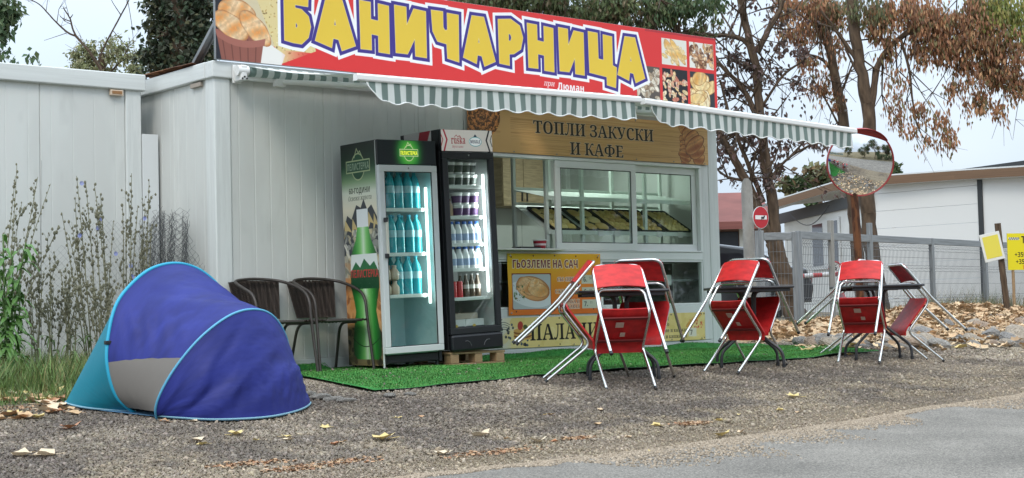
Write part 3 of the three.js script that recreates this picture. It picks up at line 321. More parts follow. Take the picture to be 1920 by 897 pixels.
{
  for (const [a, b] of [[0.152, 1.068], [1.07, 2.092], [2.094, 2.618]]) mesh('wall_panel', ribbed(a, b, 0.11, 2.46, -0.012, 0.05), M.panel, K);
  for (const [a, b] of [[0.15, 0.8], [0.802, 1.7], [1.702, 2.29]]) mesh('wall_panel', turned(ribbed(a, b, 0.11, 2.46, -0.012, 0.05, 0.15, 0.002), new THREE.Matrix4().makeTranslation(0, 0, 0).multiply(new THREE.Matrix4().makeRotationY(-Math.PI / 2)).multiply(new THREE.Matrix4().makeTranslation(-2.44, 0, 0))), M.panel, K);
  // the side panels above were laid out from the back corner forwards
  mesh('wall_panel', gb().box(6.035, 6.09, 0.11, 2.46, -2.29, -0.15), M.panel, K); mesh('wall_panel', gb().box(0.15, 5.95, 0.11, 2.46, -2.43, -2.38), M.panel, K);
  for (const [x0, x1, z0, z1] of [[-0.003, 0.15, -0.15, 0.003], [5.95, 6.103, -0.15, 0.003], [-0.003, 0.15, -2.44, -2.29], [5.95, 6.103, -2.44, -2.29]]) mesh('corner_post', gb().rbox(x0, x1, 0.0, 2.47, z0, z1, 0.012, 2), M.trim, K);
  { const f = gb(); f.rbox(-0.03, 6.13, 2.46, 2.6, -0.1, 0.03, 0.012, 2); mesh('roof_fascia', f, M.trim, K); mesh('roof_fascia', gb().rbox(-0.032, 0.1, 2.462, 2.602, -2.47, -0.102, 0.012, 2), M.trim, K); mesh('roof_fascia', gb().rbox(6.0, 6.132, 2.462, 2.602, -2.47, -0.102, 0.012, 2), M.trim, K); mesh('roof_fascia', gb().rbox(0.102, 5.998, 2.46, 2.6, -2.47, -2.37, 0.012, 2), M.trim, K); }
  mesh('roof', gb().box(0.09, 6.01, 2.5, 2.57, -2.38, -0.09), mat([0.35, 0.35, 0.34], 0.7), K);
  mesh('base_rail', gb().rbox(0.152, 5.948, 0.004, 0.108, -0.1, 0.0, 0.006), M.trim, K); mesh('base_rail', gb().rbox(0.0, 0.1, 0.004, 0.108, -2.288, -0.152, 0.006), M.trim, K);
  mesh('floor', gb().box(0.12, 5.98, 0.03, 0.1, -2.37, -0.11), mat([0.22, 0.2, 0.18], 0.7), K);
  // front around the windows
  mesh('header_panel', gb().box(2.62, 5.948, 1.982, 2.459, -0.06, -0.004), M.panel, K);
  mesh('window_jamb', gb().rbox(2.62, 2.74, 0.11, 1.98, -0.06, 0, 0.006), M.trim, K); mesh('window_jamb', gb().rbox(5.83, 5.948, 0.11, 1.98, -0.06, 0, 0.006), M.trim, K);
  mesh('sill_band', gb().rbox(2.742, 5.828, 0.962, 1.045, -0.06, 0.002, 0.006), M.alu, K); mesh('base_panel', gb().rbox(2.742, 5.828, 0.11, 0.488, -0.06, 0.001, 0.004), M.trim, K);
  mesh('mullion', gb().rbox(4.27, 4.33, 0.49, 0.96, -0.05, 0.001, 0.005), M.alu, K);
  for (const [a, b] of [[2.744, 4.268], [4.332, 5.826]]) { const f = gb(); f.box(a, b, 0.49, 0.508, -0.05, -0.004); f.box(a, b, 0.942, 0.96, -0.05, -0.004); f.box(a, a + 0.018, 0.508, 0.942, -0.05, -0.004); f.box(b - 0.018, b, 0.508, 0.942, -0.05, -0.004); const lp = mesh('lower_pane', gb().box(a + 0.018, b - 0.018, 0.508, 0.942, -0.034, -0.03), M.glass, K); mesh('pane_frame', f, M.alu, lp); }
  { const f = gb(); f.rbox(2.742, 5.828, 1.946, 1.98, -0.07, 0.012, 0.005); f.rbox(2.742, 2.776, 1.046, 1.945, -0.07, 0.01, 0.005); f.rbox(5.794, 5.828, 1.046, 1.945, -0.07, 0.01, 0.005); f.box(2.776, 5.794, 1.046, 1.058, -0.07, 0.012); f.box(2.776, 5.794, 1.058, 1.066, -0.034, -0.03); mesh('window_frame', f, M.alu, K); }
  const sash = (a, b, z) => { const y0 = 1.06, y1 = 1.944, w = 0.07, f = gb(); f.rbox(a, b, y0, y0 + w, z - 0.026, z, 0.004); f.rbox(a, b, y1 - w, y1, z - 0.026, z, 0.004); f.rbox(a, a + w, y0 + w, y1 - w, z - 0.026, z, 0.004); f.rbox(b - w, b, y0 + w, y1 - w, z - 0.026, z, 0.004); const s = mesh('sliding_sash', f, M.alu, K); mesh('pane', gb().box(a + w, b - w, y0 + w, y1 - w, z - 0.016, z - 0.011), M.glass, s); const k = gb(); k.box(a + w, a + w + 0.008, y0 + w, y1 - w, z - 0.01, z - 0.004); k.box(b - w - 0.008, b - w, y0 + w, y1 - w, z - 0.01, z - 0.004); k.box(a + w + 0.008, b - w - 0.008, y1 - w - 0.008, y1 - w, z - 0.01, z - 0.004); k.box(a + w + 0.008, b - w - 0.008, y0 + w, y0 + w + 0.008, z - 0.01, z - 0.004); mesh('gasket', k, M.black, s); };
  sash(3.735, 4.85, 0.006); sash(4.8, 5.79, -0.036);
  mesh('serving_ledge', gb().rbox(2.62, 3.74, 1.046, 1.066, -0.06, 0.13, 0.006), mat([0.66, 0.66, 0.6], 0.5), K);
  // inside
  mesh('lining', gb().box(0.15, 5.95, 0.1, 2.44, -2.376, -2.366), M.inner, K); mesh('lining', gb().box(6.02, 6.03, 0.1, 2.44, -2.36, -0.12), M.inner, K); mesh('lining', gb().box(0.064, 0.074, 0.1, 2.44, -2.36, -0.12), M.inner, K); mesh('lining', gb().box(0.16, 2.7, 0.1, 2.44, -0.075, -0.065), M.inner, K);
  mesh('ceiling', gb().box(0.08, 6.01, 2.44, 2.458, -2.362, -0.11), M.inner, K);
  { const s = gb(); for (let x = 3.2; x < 6; x += 0.42) s.box(x, x + 0.006, 0.1, 2.43, -2.366, -2.363); mesh('lining_seam', s, mat([0.5, 0.51, 0.5], 0.7), K); }
  mesh('counter', gb().box(2.76, 6.0, 0.95, 0.985, -0.62, -0.075), mat([0.32, 0.33, 0.32], 0.5), K); mesh('counter_back', gb().box(2.76, 6.0, 0.102, 0.948, -0.64, -0.622), mat([0.12, 0.12, 0.12], 0.6), K); mesh('counter_shelf', gb().box(2.8, 5.98, 0.74, 0.765, -0.36, -0.16), mat([0.25, 0.26, 0.26], 0.5), K);
  for (const [a, y, l] of [[5.4, 0.79, 0], [3.0, 0.72, 1]]) mesh('price_tag', gb().box(a, a + 0.09, y - 0.09, y + 0.02, -0.155, -0.15), mat([0.62, 0.64, 0.62], 0.7), K);
  // pocket fittings under the roof frame
  mesh('lifting_pocket', gb().rbox(-0.02, 0.02, 2.415, 2.452, -0.38, -0.2, 0.004), mat([0.35, 0.3, 0.25], 0.7), K);
}
{ // ceiling light in the kiosk
  const L = thing('ceiling_light', 'slim ceiling light tube glowing inside the kiosk', 'ceiling light', [4.9, 2.4, -1.0]);
  mesh('housing', gb().rbox(-0.62, 0.62, 0.008, 0.036, -0.05, 0.05, 0.006), mat([0.7, 0.7, 0.7], 0.5), L);
  mesh('tube', gb().tube([V(-0.6, -0.012, 0), V(0.6, -0.012, 0)], 0.016, 10), mat([0.9, 0.9, 0.9], 0.5, { emissive: new THREE.Color(0.92, 1, 0.94), emissiveIntensity: 4 }), L);
  const a = new THREE.RectAreaLight(0xeafff2, 40, 1.2, 0.06); a.position.set(4.9, 2.365, -1.0); a.lookAt(4.9, 0, -1.0); scene.add(a);
}
{ // wall cupboard
  const c = thing('wall_cupboard', 'pale wood wall cupboard with two doors on the back wall', 'cupboard', [4.78, 1.66, -2.362]);
  const W2 = mat([0.52, 0.43, 0.3], 0.6, { map: rep(T_grain, 1, 1) }); mesh('carcass', gb().box(0, 0.62, 0, 0.58, 0, 0.28), W2, c);
  for (const [a, b, h] of [[0.004, 0.306, 0.27], [0.312, 0.616, 0.345]]) { const d = mesh('door', gb().rbox(a, b, 0.004, 0.576, 0.283, 0.3, 0.003), W2, c); mesh('handle', gb().box(h, h + 0.012, 0.06, 0.19, 0.301, 0.318), M.black, d); }
}
{ // display rack with sloping shelves on the counter
  const c = thing('display_rack', 'white slotted metal rack with sloping shelves behind the serving windows', 'rack', [0, 0.985, 0]);
  const P = mat([0.72, 0.78, 0.74], 0.4), xs = [3.78, 4.26, 5.16, 5.9], top = 0.98;
  for (const x of xs) for (const z of [-0.2, -0.7]) mesh('upright', gb().box(x - 0.018, x + 0.018, 0.002, top + (z < -0.5 ? 0.35 : 0.25), z - 0.004, z + 0.03), P, c);
  for (const [yf, yb] of [[0.27, 0.565], [0.61, 0.72]]) { const s = gb(); s.quad(V(3.77, yf, -0.17), V(5.92, yf, -0.17), V(5.92, yb, -0.68), V(3.77, yb, -0.68)); s.quad(V(3.77, yf - 0.004, -0.17), V(3.77, yb - 0.004, -0.68), V(5.92, yb - 0.004, -0.68), V(5.92, yf - 0.004, -0.17)); s.box(3.77, 5.92, yf - 0.03, yf + 0.012, -0.166, -0.16); mesh('shelf', s, P, c); mesh('cross_bar', gb().box(3.77, 5.92, yb - 0.02, yb + 0.03, -0.706, -0.7), P, c); }
  for (const x of [4.45, 4.68, 5.3, 5.62]) mesh('price_tag', gb().box(x, x + 0.075, 0.225, 0.285, -0.158, -0.155), mat([0.75, 0.76, 0.74], 0.7), c);
}
{ // baking trays with pastries on the lower shelf
  const PM = [mat([0.74, 0.55, 0.19], 0.6), mat([0.64, 0.43, 0.15], 0.6), mat([0.78, 0.63, 0.28], 0.6)], slope = Math.atan2(0.3, 0.51);
  const R = rng(61), loaf = new THREE.SphereGeometry(1, 10, 6, 0, Math.PI * 2, 0, Math.PI / 2);
  [[4.03, 'green flecked flat pastries', 2, 4], [4.5, 'large golden pastry slabs', 1, 3], [4.88, 'folded yellow cheese pastries', 0, 5], [5.26, 'browned twisted pastries', 1, 5], [5.66, 'small pale round buns', 2, 7]].forEach(([x, what, k, n]) => {
    const t = thing('baking_tray', `dark baking tray of ${what} on the display rack`, 'baking tray', [x, 1.258, -0.175], 0, 'baking trays on the display rack'); t.rotation.x = slope;
    const b = gb(); b.box(-0.175, 0.175, 0.006, 0.012, -0.47, 0); b.box(-0.18, -0.172, 0.006, 0.035, -0.47, 0); b.box(0.172, 0.18, 0.006, 0.035, -0.47, 0); b.box(-0.172, 0.172, 0.006, 0.035, -0.475, -0.467); b.box(-0.172, 0.172, 0.006, 0.03, -0.004, 0.004); mesh('pan', b, mat([0.03, 0.03, 0.03], 0.5), t);
    const m = Math.max(2, Math.round(n * 0.7)); for (let i = 0; i < m; i++) for (let j = 0; j < n; j++) { const o = mesh('pastry', loaf, PM[(k + (R() < 0.3 ? 1 : 0)) % 3], t); o.position.set(-0.165 + 0.33 * (i + 0.5) / m, 0.013, -0.455 + 0.44 * (j + 0.5) / n); o.scale.set(0.17 / m, 0.022 + 0.012 * R(), 0.225 / n); o.rotation.y = 0.5 * (R() - 0.5); }
  });
}
{ const c = thing('paper_tub', 'small red paper tub standing on the serving ledge', 'paper tub', [3.52, 1.068, -0.0]); mesh('cup', gb().lathe([[0, 0], [0.055, 0], [0.066, 0.075], [0.06, 0.075], [0.05, 0.006], [0, 0.006]], 20), mat([0.42, 0.02, 0.035], 0.5), c); mesh('rim', gb().lathe([[0.062, 0.076], [0.07, 0.078], [0.07, 0.086], [0.062, 0.086], [0.062, 0.076]], 20), mat([0.75, 0.74, 0.72], 0.5), c); const m = mesh('band', gb().lathe([[0.0605, 0.03], [0.0635, 0.05]], 20), mat([0.75, 0.6, 0.6], 0.5), c); }
tag(mesh('cash_tray', gb().rbox(3.2, 3.46, 1.068, 1.084, -0.05, 0.09, 0.006), mat([0.03, 0.03, 0.032], 0.4)), 'flat black tray beside the red tub on the ledge', 'tray');

// signs fixed to the kiosk
function sheetUV(b, x0, x1, y0, y1, z) { return b.quad(V(x0, y0, z), V(x1, y0, z), V(x1, y1, z), V(x0, y1, z)); }
{
  const s = thing('roof_sign', 'long red roof sign with big yellow Cyrillic letters and food pictures', 'sign', [0, 2.604, 0]), f = gb();
  f.quad(V(-0.01, 0.004, 0.06), V(6.07, 0.004, 0.06), V(6.07, 0.764, 0.06), V(-0.01, 0.764, 0.06)); mesh('printed_face', f, print(T_banner), s);
  const fr = gb(); fr.box(-0.012, 6.072, 0.002, 0.03, 0.03, 0.058); fr.box(-0.012, 6.072, 0.74, 0.766, 0.03, 0.058); for (let x = -0.012; x < 6.1; x += 1.211) fr.box(x, x + 0.028, 0.03, 0.74, 0.03, 0.058); mesh('frame', fr, M.zinc, s); mesh('backing', gb().box(-0.011, 6.071, 0.003, 0.765, 0.0585, 0.0595), mat([0.6, 0.6, 0.6], 0.8), s);
  for (const x of [0.1, 2.0, 4.0, 5.95]) { const q = gb(); q.box(-0.035, 0.035, 0, 0.72, -0.003, 0.003); q.box(-0.035, -0.029, 0, 0.72, 0.003, 0.028); q.box(0.029, 0.035, 0, 0.72, 0.003, 0.028); const o = mesh('brace', q, M.zinc, s); o.position.set(x, 0.015, -0.56); o.rotation.set(0.93, 0, 0); o.rotation.order = 'YXZ'; }
}
{ const s = thing('wood_print_sign', 'wood grain sign with dark lettering and croissants above the windows', 'sign'), f = gb(); sheetUV(f, 2.64, 5.935, 1.986, 2.42, 0.022); mesh('printed_face', f, print(T_wood), s); mesh('board', gb().box(2.64, 5.935, 1.986, 2.42, 0.0135, 0.0205), mat([0.4, 0.3, 0.2], 0.7), s); const q = gb().tube([V(0, 0, 0), V(0, 0, 0.005)], 0.007, 6).build(); for (const x of [2.7, 3.2, 3.75, 4.3, 4.85, 5.4, 5.88]) for (const y of [2.0, 2.4]) mesh('screw', q, M.zinc, s).position.set(x, y, 0.0225); }
{ const s = thing('pie_banner', 'yellow and orange price banner with plate picture under the ledge', 'banner'), f = gb(); f.grid((a, b) => V(lerp(3.09, 4.3, a), lerp(0.428, 1.02, b), 0.016 + 0.006 * Math.sin(a * 9 + b * 3) * Math.sin(b * 5)), 20, 10); mesh('printed_face', f, print(T_pie, { roughness: 0.35 }), s); const q = gb().tube([V(0, 0, 0), V(0, 0, 0.022)], 0.009, 8).build(); for (const [x, y] of [[3.12, 1.0], [4.27, 1.0], [3.12, 0.45], [4.27, 0.45]]) mesh('grommet', q, M.chrome, s).position.set(x, y, 0.004); }
{ const s = thing('pancake_banner', 'long beige banner with black lettering along the kiosk base', 'banner'), f = gb(); f.grid((a, b) => V(lerp(2.955, 5.82, a), lerp(0.115, 0.405, b), 0.01 + 0.004 * Math.sin(a * 30) * Math.sin(b * 4)), 40, 6); mesh('printed_face', f, print(T_pan, { roughness: 0.35 }), s); const q = gb().tube([V(0, 0, 0), V(0, 0, 0.015)], 0.008, 8).build(); for (let x = 3.0; x < 5.8; x += 0.46) for (const y of [0.13, 0.39]) mesh('grommet', q, M.chrome, s).position.set(x, y, 0.003); }
{ const R = rng(5), b = gb(); b.grid((a, c) => { const z = lerp(-1.32, -0.3, a), x = lerp(-0.06, 0.5, c); return V(x, 2.612 + 0.008 * Math.sin(c * 40) + 0.012 * fbm(a * 6, c * 6, 2, 4) + 0.02 * (1 - a), z + 0.02 * noise(c * 9, a, 3)); }, 20, 40, 0.003); tag(mesh('rusty_roof_sheet', b, mat([0.85, 0.8, 0.75], 0.9, { map: T_rust })), 'rusty brown metal sheet lying on the kiosk roof edge', 'metal sheet'); }

// ---------------------------------------------------------------- awnings
{
  const Mf = phys([1, 1, 1], 0.9, { map: T_strip, transmission: 0.6, thickness: 0 }), Mw = mat([0.78, 0.78, 0.76], 0.4), per = 0.114;
  const awning = (label, rx0, rx1, bx0, bx1, y0, y1, seed) => {
    const A = thing('striped_awning', label, 'awning', [rx0, 2.52, 0.03]), X = x => x - rx0, Y = y => y - 2.52, Z = z => z - 0.03, zb = 1.75, q = (x, y, z) => V(X(x), Y(y), Z(z));
    { const r = gb(); r.tube([q(rx0 + 0.06, 2.515, 0.13), q(rx1 - 0.06, 2.515, 0.13)], 0.044, 16); for (let i = 0; i < r.p.length / 3; i++) r.t[i * 2] = r.p[i * 3] / per; mesh('fabric_roll', r, Mf, A); }
    mesh('torsion_bar', gb().rbox(X(rx0 + 0.04), X(rx1 - 0.04), Y(2.44), Y(2.475), Z(0.09), Z(0.125), 0.006), Mw, A);
    for (const x of [rx0, rx1]) { const b = gb(); b.rbox(X(x) - 0.04, X(x) + 0.04, Y(2.42), Y(2.575), Z(0.034), Z(0.05), 0.004); b.rbox(X(x) - 0.03, X(x) + 0.03, Y(2.43), Y(2.56), Z(0.05), Z(0.17), 0.012, 2); b.tube([q(x - 0.05, 2.515, 0.13), q(x + 0.05, 2.515, 0.13)], 0.045, 14); const k = mesh('bracket', b, Mw, A); mesh('bolts', (() => { const o = gb(); for (const [a, c] of [[-0.02, 2.445], [0.02, 2.445], [0, 2.46]]) o.tube([q(x + a, c, 0.17), q(x + a, c, 0.178)], 0.008, 6); return o; })(), M.black, k); }
    const cl = (a, b) => V(X(lerp(rx0 + 0.07, rx1 - 0.07, a) * (1 - b) + lerp(bx0 + 0.06, bx1 - 0.04, a) * b), Y(lerp(2.55, lerp(y0, y1, a) + 0.03, b) - 0.03 * Math.sin(b * 3.14)), Z(lerp(0.14, zb, b)));
    { const c = gb(); c.grid(cl, 40, 14, 0.0015); for (let i = 0; i < c.p.length / 3; i++) c.t[i * 2] = c.p[i * 3] / per; mesh('canopy', c, Mf, A); }
    { const f = gb(), n = 24, pr = [[-0.03, -0.026], [0.024, -0.028], [0.03, -0.018], [0.03, 0.012], [0.018, 0.026], [-0.018, 0.028], [-0.03, 0.016]]; const P = (i, k) => { const a = i / n, p = pr[k % 7]; return q(lerp(bx0, bx1, a), lerp(y0, y1, a) + p[1], zb + p[0]); }; for (let i = 0; i < n; i++) for (let k = 0; k < 7; k++) f.quad(P(i, k), P(i + 1, k), P(i + 1, k + 1), P(i, k + 1)); for (const i of [0, n]) for (let k = 1; k < 6; k++) f.tri(P(i, 0), P(i, i ? k : k + 1), P(i, i ? k + 1 : k)); mesh('front_bar', f, Mw, A); }
    { const v = gb(), L = bx1 - bx0 - 0.16, s0 = bx0 + 0.09, hang = (x) => { const e = Math.min(x, L - x), round = e < 0.12 ? 1 - 0.45 * Math.pow(1 - e / 0.12, 2) : 1; return (0.15 + 0.012 * Math.cos(x / 0.24 * 6.283)) * (x < 0.14 ? round : x > L - 0.05 ? 0.97 : 1); };
      const fn = (a, b) => { const x = a * L, sw = 0.007 * Math.sin(x * 26 + seed) * b + 0.012 * Math.sin(x * 5 + seed) * b; return q(s0 + x + 0.05 * b * b * (x < 0.3 ? 1 - x / 0.3 : 0) + 0.02 * b, lerp(y0, y1, (s0 + x - bx0) / (bx1 - bx0)) - 0.03 - b * hang(x), zb + 0.012 + sw); };
      v.grid(fn, 160, 10, 0.0012); for (let i = 0; i < v.p.length / 3; i++) v.t[i * 2] = (v.p[i * 3] + 0.03) / per; const va = mesh('valance', v, Mf, A); const e = []; for (let i = 0; i <= 10; i++) e.push(fn(0, i / 10)); for (let i = 1; i <= 160; i++) e.push(fn(i / 160, 1)); mesh('edge_tape', gb().tube(e, 0.0055, 5), mat([0.85, 0.86, 0.85], 0.7), va); }
    for (const [sx, ex, el] of [[rx0 + 0.35, bx0 + 0.55, 1], [rx1 - 0.35, bx1 - 0.55, -1]]) { const sh = q(sx, 2.45, 0.13), hand = q(ex, lerp(y0, y1, 0.5) - 0.01, zb - 0.03), mid = sh.clone().lerp(hand, 0.5).add(V(0.55 * el, 0.0, 0)); const arm = gb(); arm.tube([sh, mid], 0.022, 10); arm.tube([mid, hand], 0.018, 10); const am = mesh('folding_arm', arm, Mw, A); const j = gb(); j.geo(new THREE.SphereGeometry(0.034, 12, 8), new THREE.Matrix4().makeTranslation(mid.x, mid.y, mid.z)); j.rbox(sh.x - 0.05, sh.x + 0.05, sh.y - 0.045, sh.y + 0.02, sh.z - 0.02, sh.z + 0.04, 0.01, 2); mesh('joint', j, Mw, am); }
  };
  awning('green and white striped awning over the fridges, next to the bread basket picture', 0.19, 3.1, 0.22, 3.19, 2.245, 2.285, 1);
  awning('green and white striped awning reaching past the kiosk end beside the round mirror', 3.2, 6.08, 3.235, 6.22, 2.275, 2.185, 4);
}

// ---------------------------------------------------------------- neighbouring container on the left
{
  const N = thing('storage_container', 'plain pale grey container behind the weeds, next to the kiosk', 'container', [-0.11, 0, 0]), z = -1.0;
  let x = -0.2; for (const w of [0.76, 1.15, 1.15, 1.15, 1.15]) { mesh('wall_panel', ribbed(x - w + 0.002, x - 0.001, 0.1, 2.47, z - 0.012, 0.05, 0.19, 0.0016), M.panel, N); x -= w; }
  mesh('corner_post', gb().rbox(-0.2, -0.055, 0, 2.465, z - 0.15, z + 0.003, 0.01, 2), M.trim, N); mesh('corner_post', gb().rbox(-5.71, -5.56, 0, 2.465, z - 0.15, z + 0.003, 0.01, 2), M.trim, N);
  mesh('roof_fascia', gb().rbox(-5.74, -0.022, 2.462, 2.605, z - 0.12, z + 0.035, 0.012, 2), M.trim, N); mesh('roof_fascia', gb().rbox(-0.15, -0.024, 2.463, 2.604, z - 2.4, z - 0.122, 0.012), M.trim, N);
  mesh('side_wall', gb().box(-0.12, -0.06, 0.1, 2.46, z - 2.39, z - 0.152), M.panel, N); mesh('roof', gb().box(-5.7, -0.152, 2.52, 2.57, z - 2.39, z - 0.122), mat([0.35, 0.35, 0.34], 0.7), N); mesh('back_wall', gb().box(-5.7, -0.122, 0.1, 2.46, z - 2.39, z - 2.34), M.panel, N);
  mesh('base_rail', gb().rbox(-5.558, -0.202, 0.004, 0.098, z - 0.1, z, 0.006), M.trim, N);
  { const b = gb(); b.rbox(-0.35, -0.23, 2.405, 2.455, z - 0.004, z + 0.03, 0.006); const o = mesh('lifting_pocket', b, mat([0.62, 0.5, 0.38], 0.7), N); mesh('slot', gb().box(-0.335, -0.245, 2.418, 2.444, z + 0.0305, z + 0.033), mat([0.3, 0.15, 0.06], 0.8), o); }
  tag(mesh('gap_board', gb().rbox(-0.162, -0.012, 0.01, 2.09, -1.008, -0.99, 0.003), mat([0.68, 0.7, 0.7], 0.6)), 'white board closing the narrow gap between the two containers', 'board');
}
// ---------------------------------------------------------------- drinks fridges
function fridge(name, label, pos, lean, o) {
  const F = thing(name, label, 'fridge', pos); F.rotation.z = lean; const { w, h, d, box, db, dt } = o, body = o.body, fr = o.frame, k = 0.055;
  mesh('side_panel', gb().rbox(0, 0.03, 0.02, h, -d, -0.002, 0.004), body, F); mesh('side_panel', gb().rbox(w - 0.03, w, 0.02, h, -d, -0.002, 0.004), body, F);
  mesh('back_panel', gb().box(0.03, w - 0.03, 0.02, h, -d, -d + 0.03), body, F); mesh('top_panel', gb().rbox(0.031, w - 0.031, h - 0.03, h - 0.001, -d + 0.031, -0.003, 0.004), body, F);
  const liner = gb(); liner.box(0.032, w - 0.032, db, dt + 0.02, -d + 0.031, -d + 0.036); liner.box(0.0305, 0.036, db, dt + 0.02, -d + 0.036, -0.006); liner.box(w - 0.036, w - 0.0305, db, dt + 0.02, -d + 0.036, -0.006); liner.box(0.036, w - 0.036, dt + 0.005, dt + 0.02, -d + 0.036, -0.006); liner.box(0.036, w - 0.036, db - 0.01, db + 0.03, -d + 0.036, -0.006); mesh('liner', liner, o.liner, F);
  mesh('plinth', gb().rbox(0.031, w - 0.031, 0.03, db - 0.012, -d + 0.04, -0.012, 0.006), M.black, F);
  { const s = gb(); for (let y = 0.045; y < db - 0.03; y += 0.012) s.box(0.05, w - 0.05, y, y + 0.006, -0.011, -0.006); mesh('vent_grille', s, mat([0.03, 0.03, 0.035], 0.5), F); }
  for (const y of o.shelves) { const s = gb(); s.box(0.04, w - 0.04, y - 0.012, y - 0.006, -d + 0.04, -0.055); s.rbox(0.04, w - 0.045, y - 0.022, y + 0.008, -0.055, -0.047, 0.003); mesh('shelf', s, mat([0.68, 0.7, 0.68], 0.5), F); }
  { // door
    const f = gb(), z0 = 0.002, z1 = 0.04; f.rbox(0.004, w - 0.004, db, db + k + o.low, z0, z1, 0.006, 2); f.rbox(0.004, w - 0.004, dt - k, dt, z0, z1, 0.006, 2); f.rbox(0.004, 0.004 + k, db + k + o.low, dt - k, z0, z1, 0.006, 2); f.rbox(w - 0.004 - k, w - 0.004, db + k + o.low, dt - k, z0, z1, 0.006, 2);
    const D = mesh('door', f, fr, F); mesh('pane', gb().box(0.004 + k, w - 0.004 - k, db + k + o.low, dt - k, 0.018, 0.023), M.glass, D);
    const g = gb(), a = 0.004 + k, b = w - 0.004 - k, c = db + k + o.low, e = dt - k; g.box(a, a + 0.006, c, e, 0.024, 0.034); g.box(b - 0.006, b, c, e, 0.024, 0.034); g.box(a + 0.006, b - 0.006, c, c + 0.006, 0.024, 0.034); g.box(a + 0.006, b - 0.006, e - 0.006, e, 0.024, 0.034); mesh('gasket', g, M.black, D);
    mesh('lock', gb().tube([V(w * 0.5, dt - 0.026, 0.038), V(w * 0.5, dt - 0.026, 0.046)], 0.008, 10), M.chrome, D);
    if (o.handle) { const hh = gb(); hh.rbox(0.03, 0.055, 0.93, 1.24, 0.062, 0.078, 0.006, 2); const H = mesh('handle', hh, mat([0.6, 0.58, 0.5], 0.5), D); } if (o.handle) { const hc = gb(); hc.rbox(0.026, 0.05, 0.915, 0.955, 0.041, 0.079, 0.005); hc.rbox(0.026, 0.05, 1.215, 1.255, 0.041, 0.079, 0.005); mesh('handle_mount', hc, M.black, D); }
  }
  { const b = gb(); b.rbox(0.001, w - 0.001, dt + 0.006, h, 0.001, 0.03, 0.006); const B = mesh('light_box', b, M.black, F); const s = gb(); s.quad(V(0.006, dt + 0.01, 0.0325), V(w - 0.006, dt + 0.01, 0.0325), V(w - 0.006, h - 0.004, 0.0325), V(0.006, h - 0.004, 0.0325)); mesh('lit_sign', s, mat([0.9, 0.9, 0.9], 0.4, { map: box, emissiveMap: box, emissive: new THREE.Color(1, 1, 1), emissiveIntensity: o.glow }), B); }
  { const x = w - 0.085, y0 = o.led[0], y1 = o.led[1]; mesh('led_tube', gb().rbox(x - 0.013, x + 0.013, y0, y1, -0.035, -0.018, 0.006, 2), mat([0.95, 0.95, 0.95], 0.5, { emissive: new THREE.Color(...o.ledc), emissiveIntensity: 1.5 }), F);
    const a = new THREE.RectAreaLight(new THREE.Color(...o.ledc), o.ledI, 0.03, y1 - y0), q = F.localToWorld(V(x - 0.016, (y0 + y1) / 2, -0.045)); F.updateMatrixWorld(true); a.position.copy(F.localToWorld(V(x - 0.02, (y0 + y1) / 2, -0.05))); a.lookAt(F.localToWorld(V(0.1, (y0 + y1) / 2, -d))); scene.add(a); }
  F.updateMatrixWorld(true); return F;
}
const F1 = fridge('white_door_fridge', 'tall drinks fridge with white door frame and green bottle printed side', [1.172, 0.022, 0.68], 0.0255, { w: 0.615, h: 1.915, d: 0.52, box: T_fbox1, db: 0.115, dt: 1.7, low: 0.0, body: M.black, frame: mat([0.62, 0.64, 0.64], 0.4), liner: mat([0.42, 0.58, 0.6], 0.4), shelves: [0.6, 0.955, 1.335], handle: true, glow: 0.55, led: [0.52, 1.52], ledc: [0.86, 1, 0.97], ledI: 14 });
{ const s = gb(); s.quad(V(-0.002, 0.02, -0.518), V(-0.002, 0.02, -0.004), V(-0.002, 1.912, -0.004), V(-0.002, 1.912, -0.518)); mesh('printed_side', s, print(T_fside), F1); mesh('corner_trim', gb().rbox(-0.004, 0.012, 0.0, 1.91, -0.001, 0.003, 0.001), mat([0.6, 0.62, 0.6], 0.5), F1); const ft = gb(); for (const x of [0.03, 0.585]) for (const z of [-0.04, -0.48]) ft.tube([V(x, -0.012, z), V(x, 0.03, z)], 0.016, 8); mesh('feet', ft, M.black, F1); }
const F2 = fridge('black_door_fridge', 'tall black dairy fridge with lit white top sign standing on a pallet', [1.855, 0.128, 0.68], 0.033, { w: 0.58, h: 1.935, d: 0.56, box: T_fbox2, db: 0.15, dt: 1.735, low: 0.0, body: M.black, frame: M.black, liner: mat([0.55, 0.58, 0.58], 0.4), shelves: [0.46, 0.715, 0.935, 1.175, 1.445], glow: 0.2, led: [0.5, 1.55], ledc: [0.92, 0.97, 1], ledI: 18 });
{ const b = gb(); b.rbox(0.002, 0.578, 0.0, 0.148, 0.0, 0.055, 0.024, 3); mesh('bumper', b, mat([0.015, 0.016, 0.02], 0.3), F2); const s = gb(); s.quad(V(-0.003, 1.745, -0.5), V(-0.003, 1.745, 0.0), V(-0.003, 1.933, 0.0), V(-0.003, 1.933, -0.5)); mesh('side_print', s, print(T_fside2), F2); const a = gb(); for (const x of [0.16, 0.4]) { const p = []; for (let i = 0; i <= 8; i++) { const t = i / 8 * 1.7 + 0.2; p.push(V(x + 0.05 * Math.cos(t) * (x < 0.3 ? 1 : -1), 0.03 + 0.06 * Math.sin(t), 0.057)); } a.tube(p, 0.003, 5); } mesh('moulded_line', a, mat([0.12, 0.12, 0.13], 0.4), F2); }
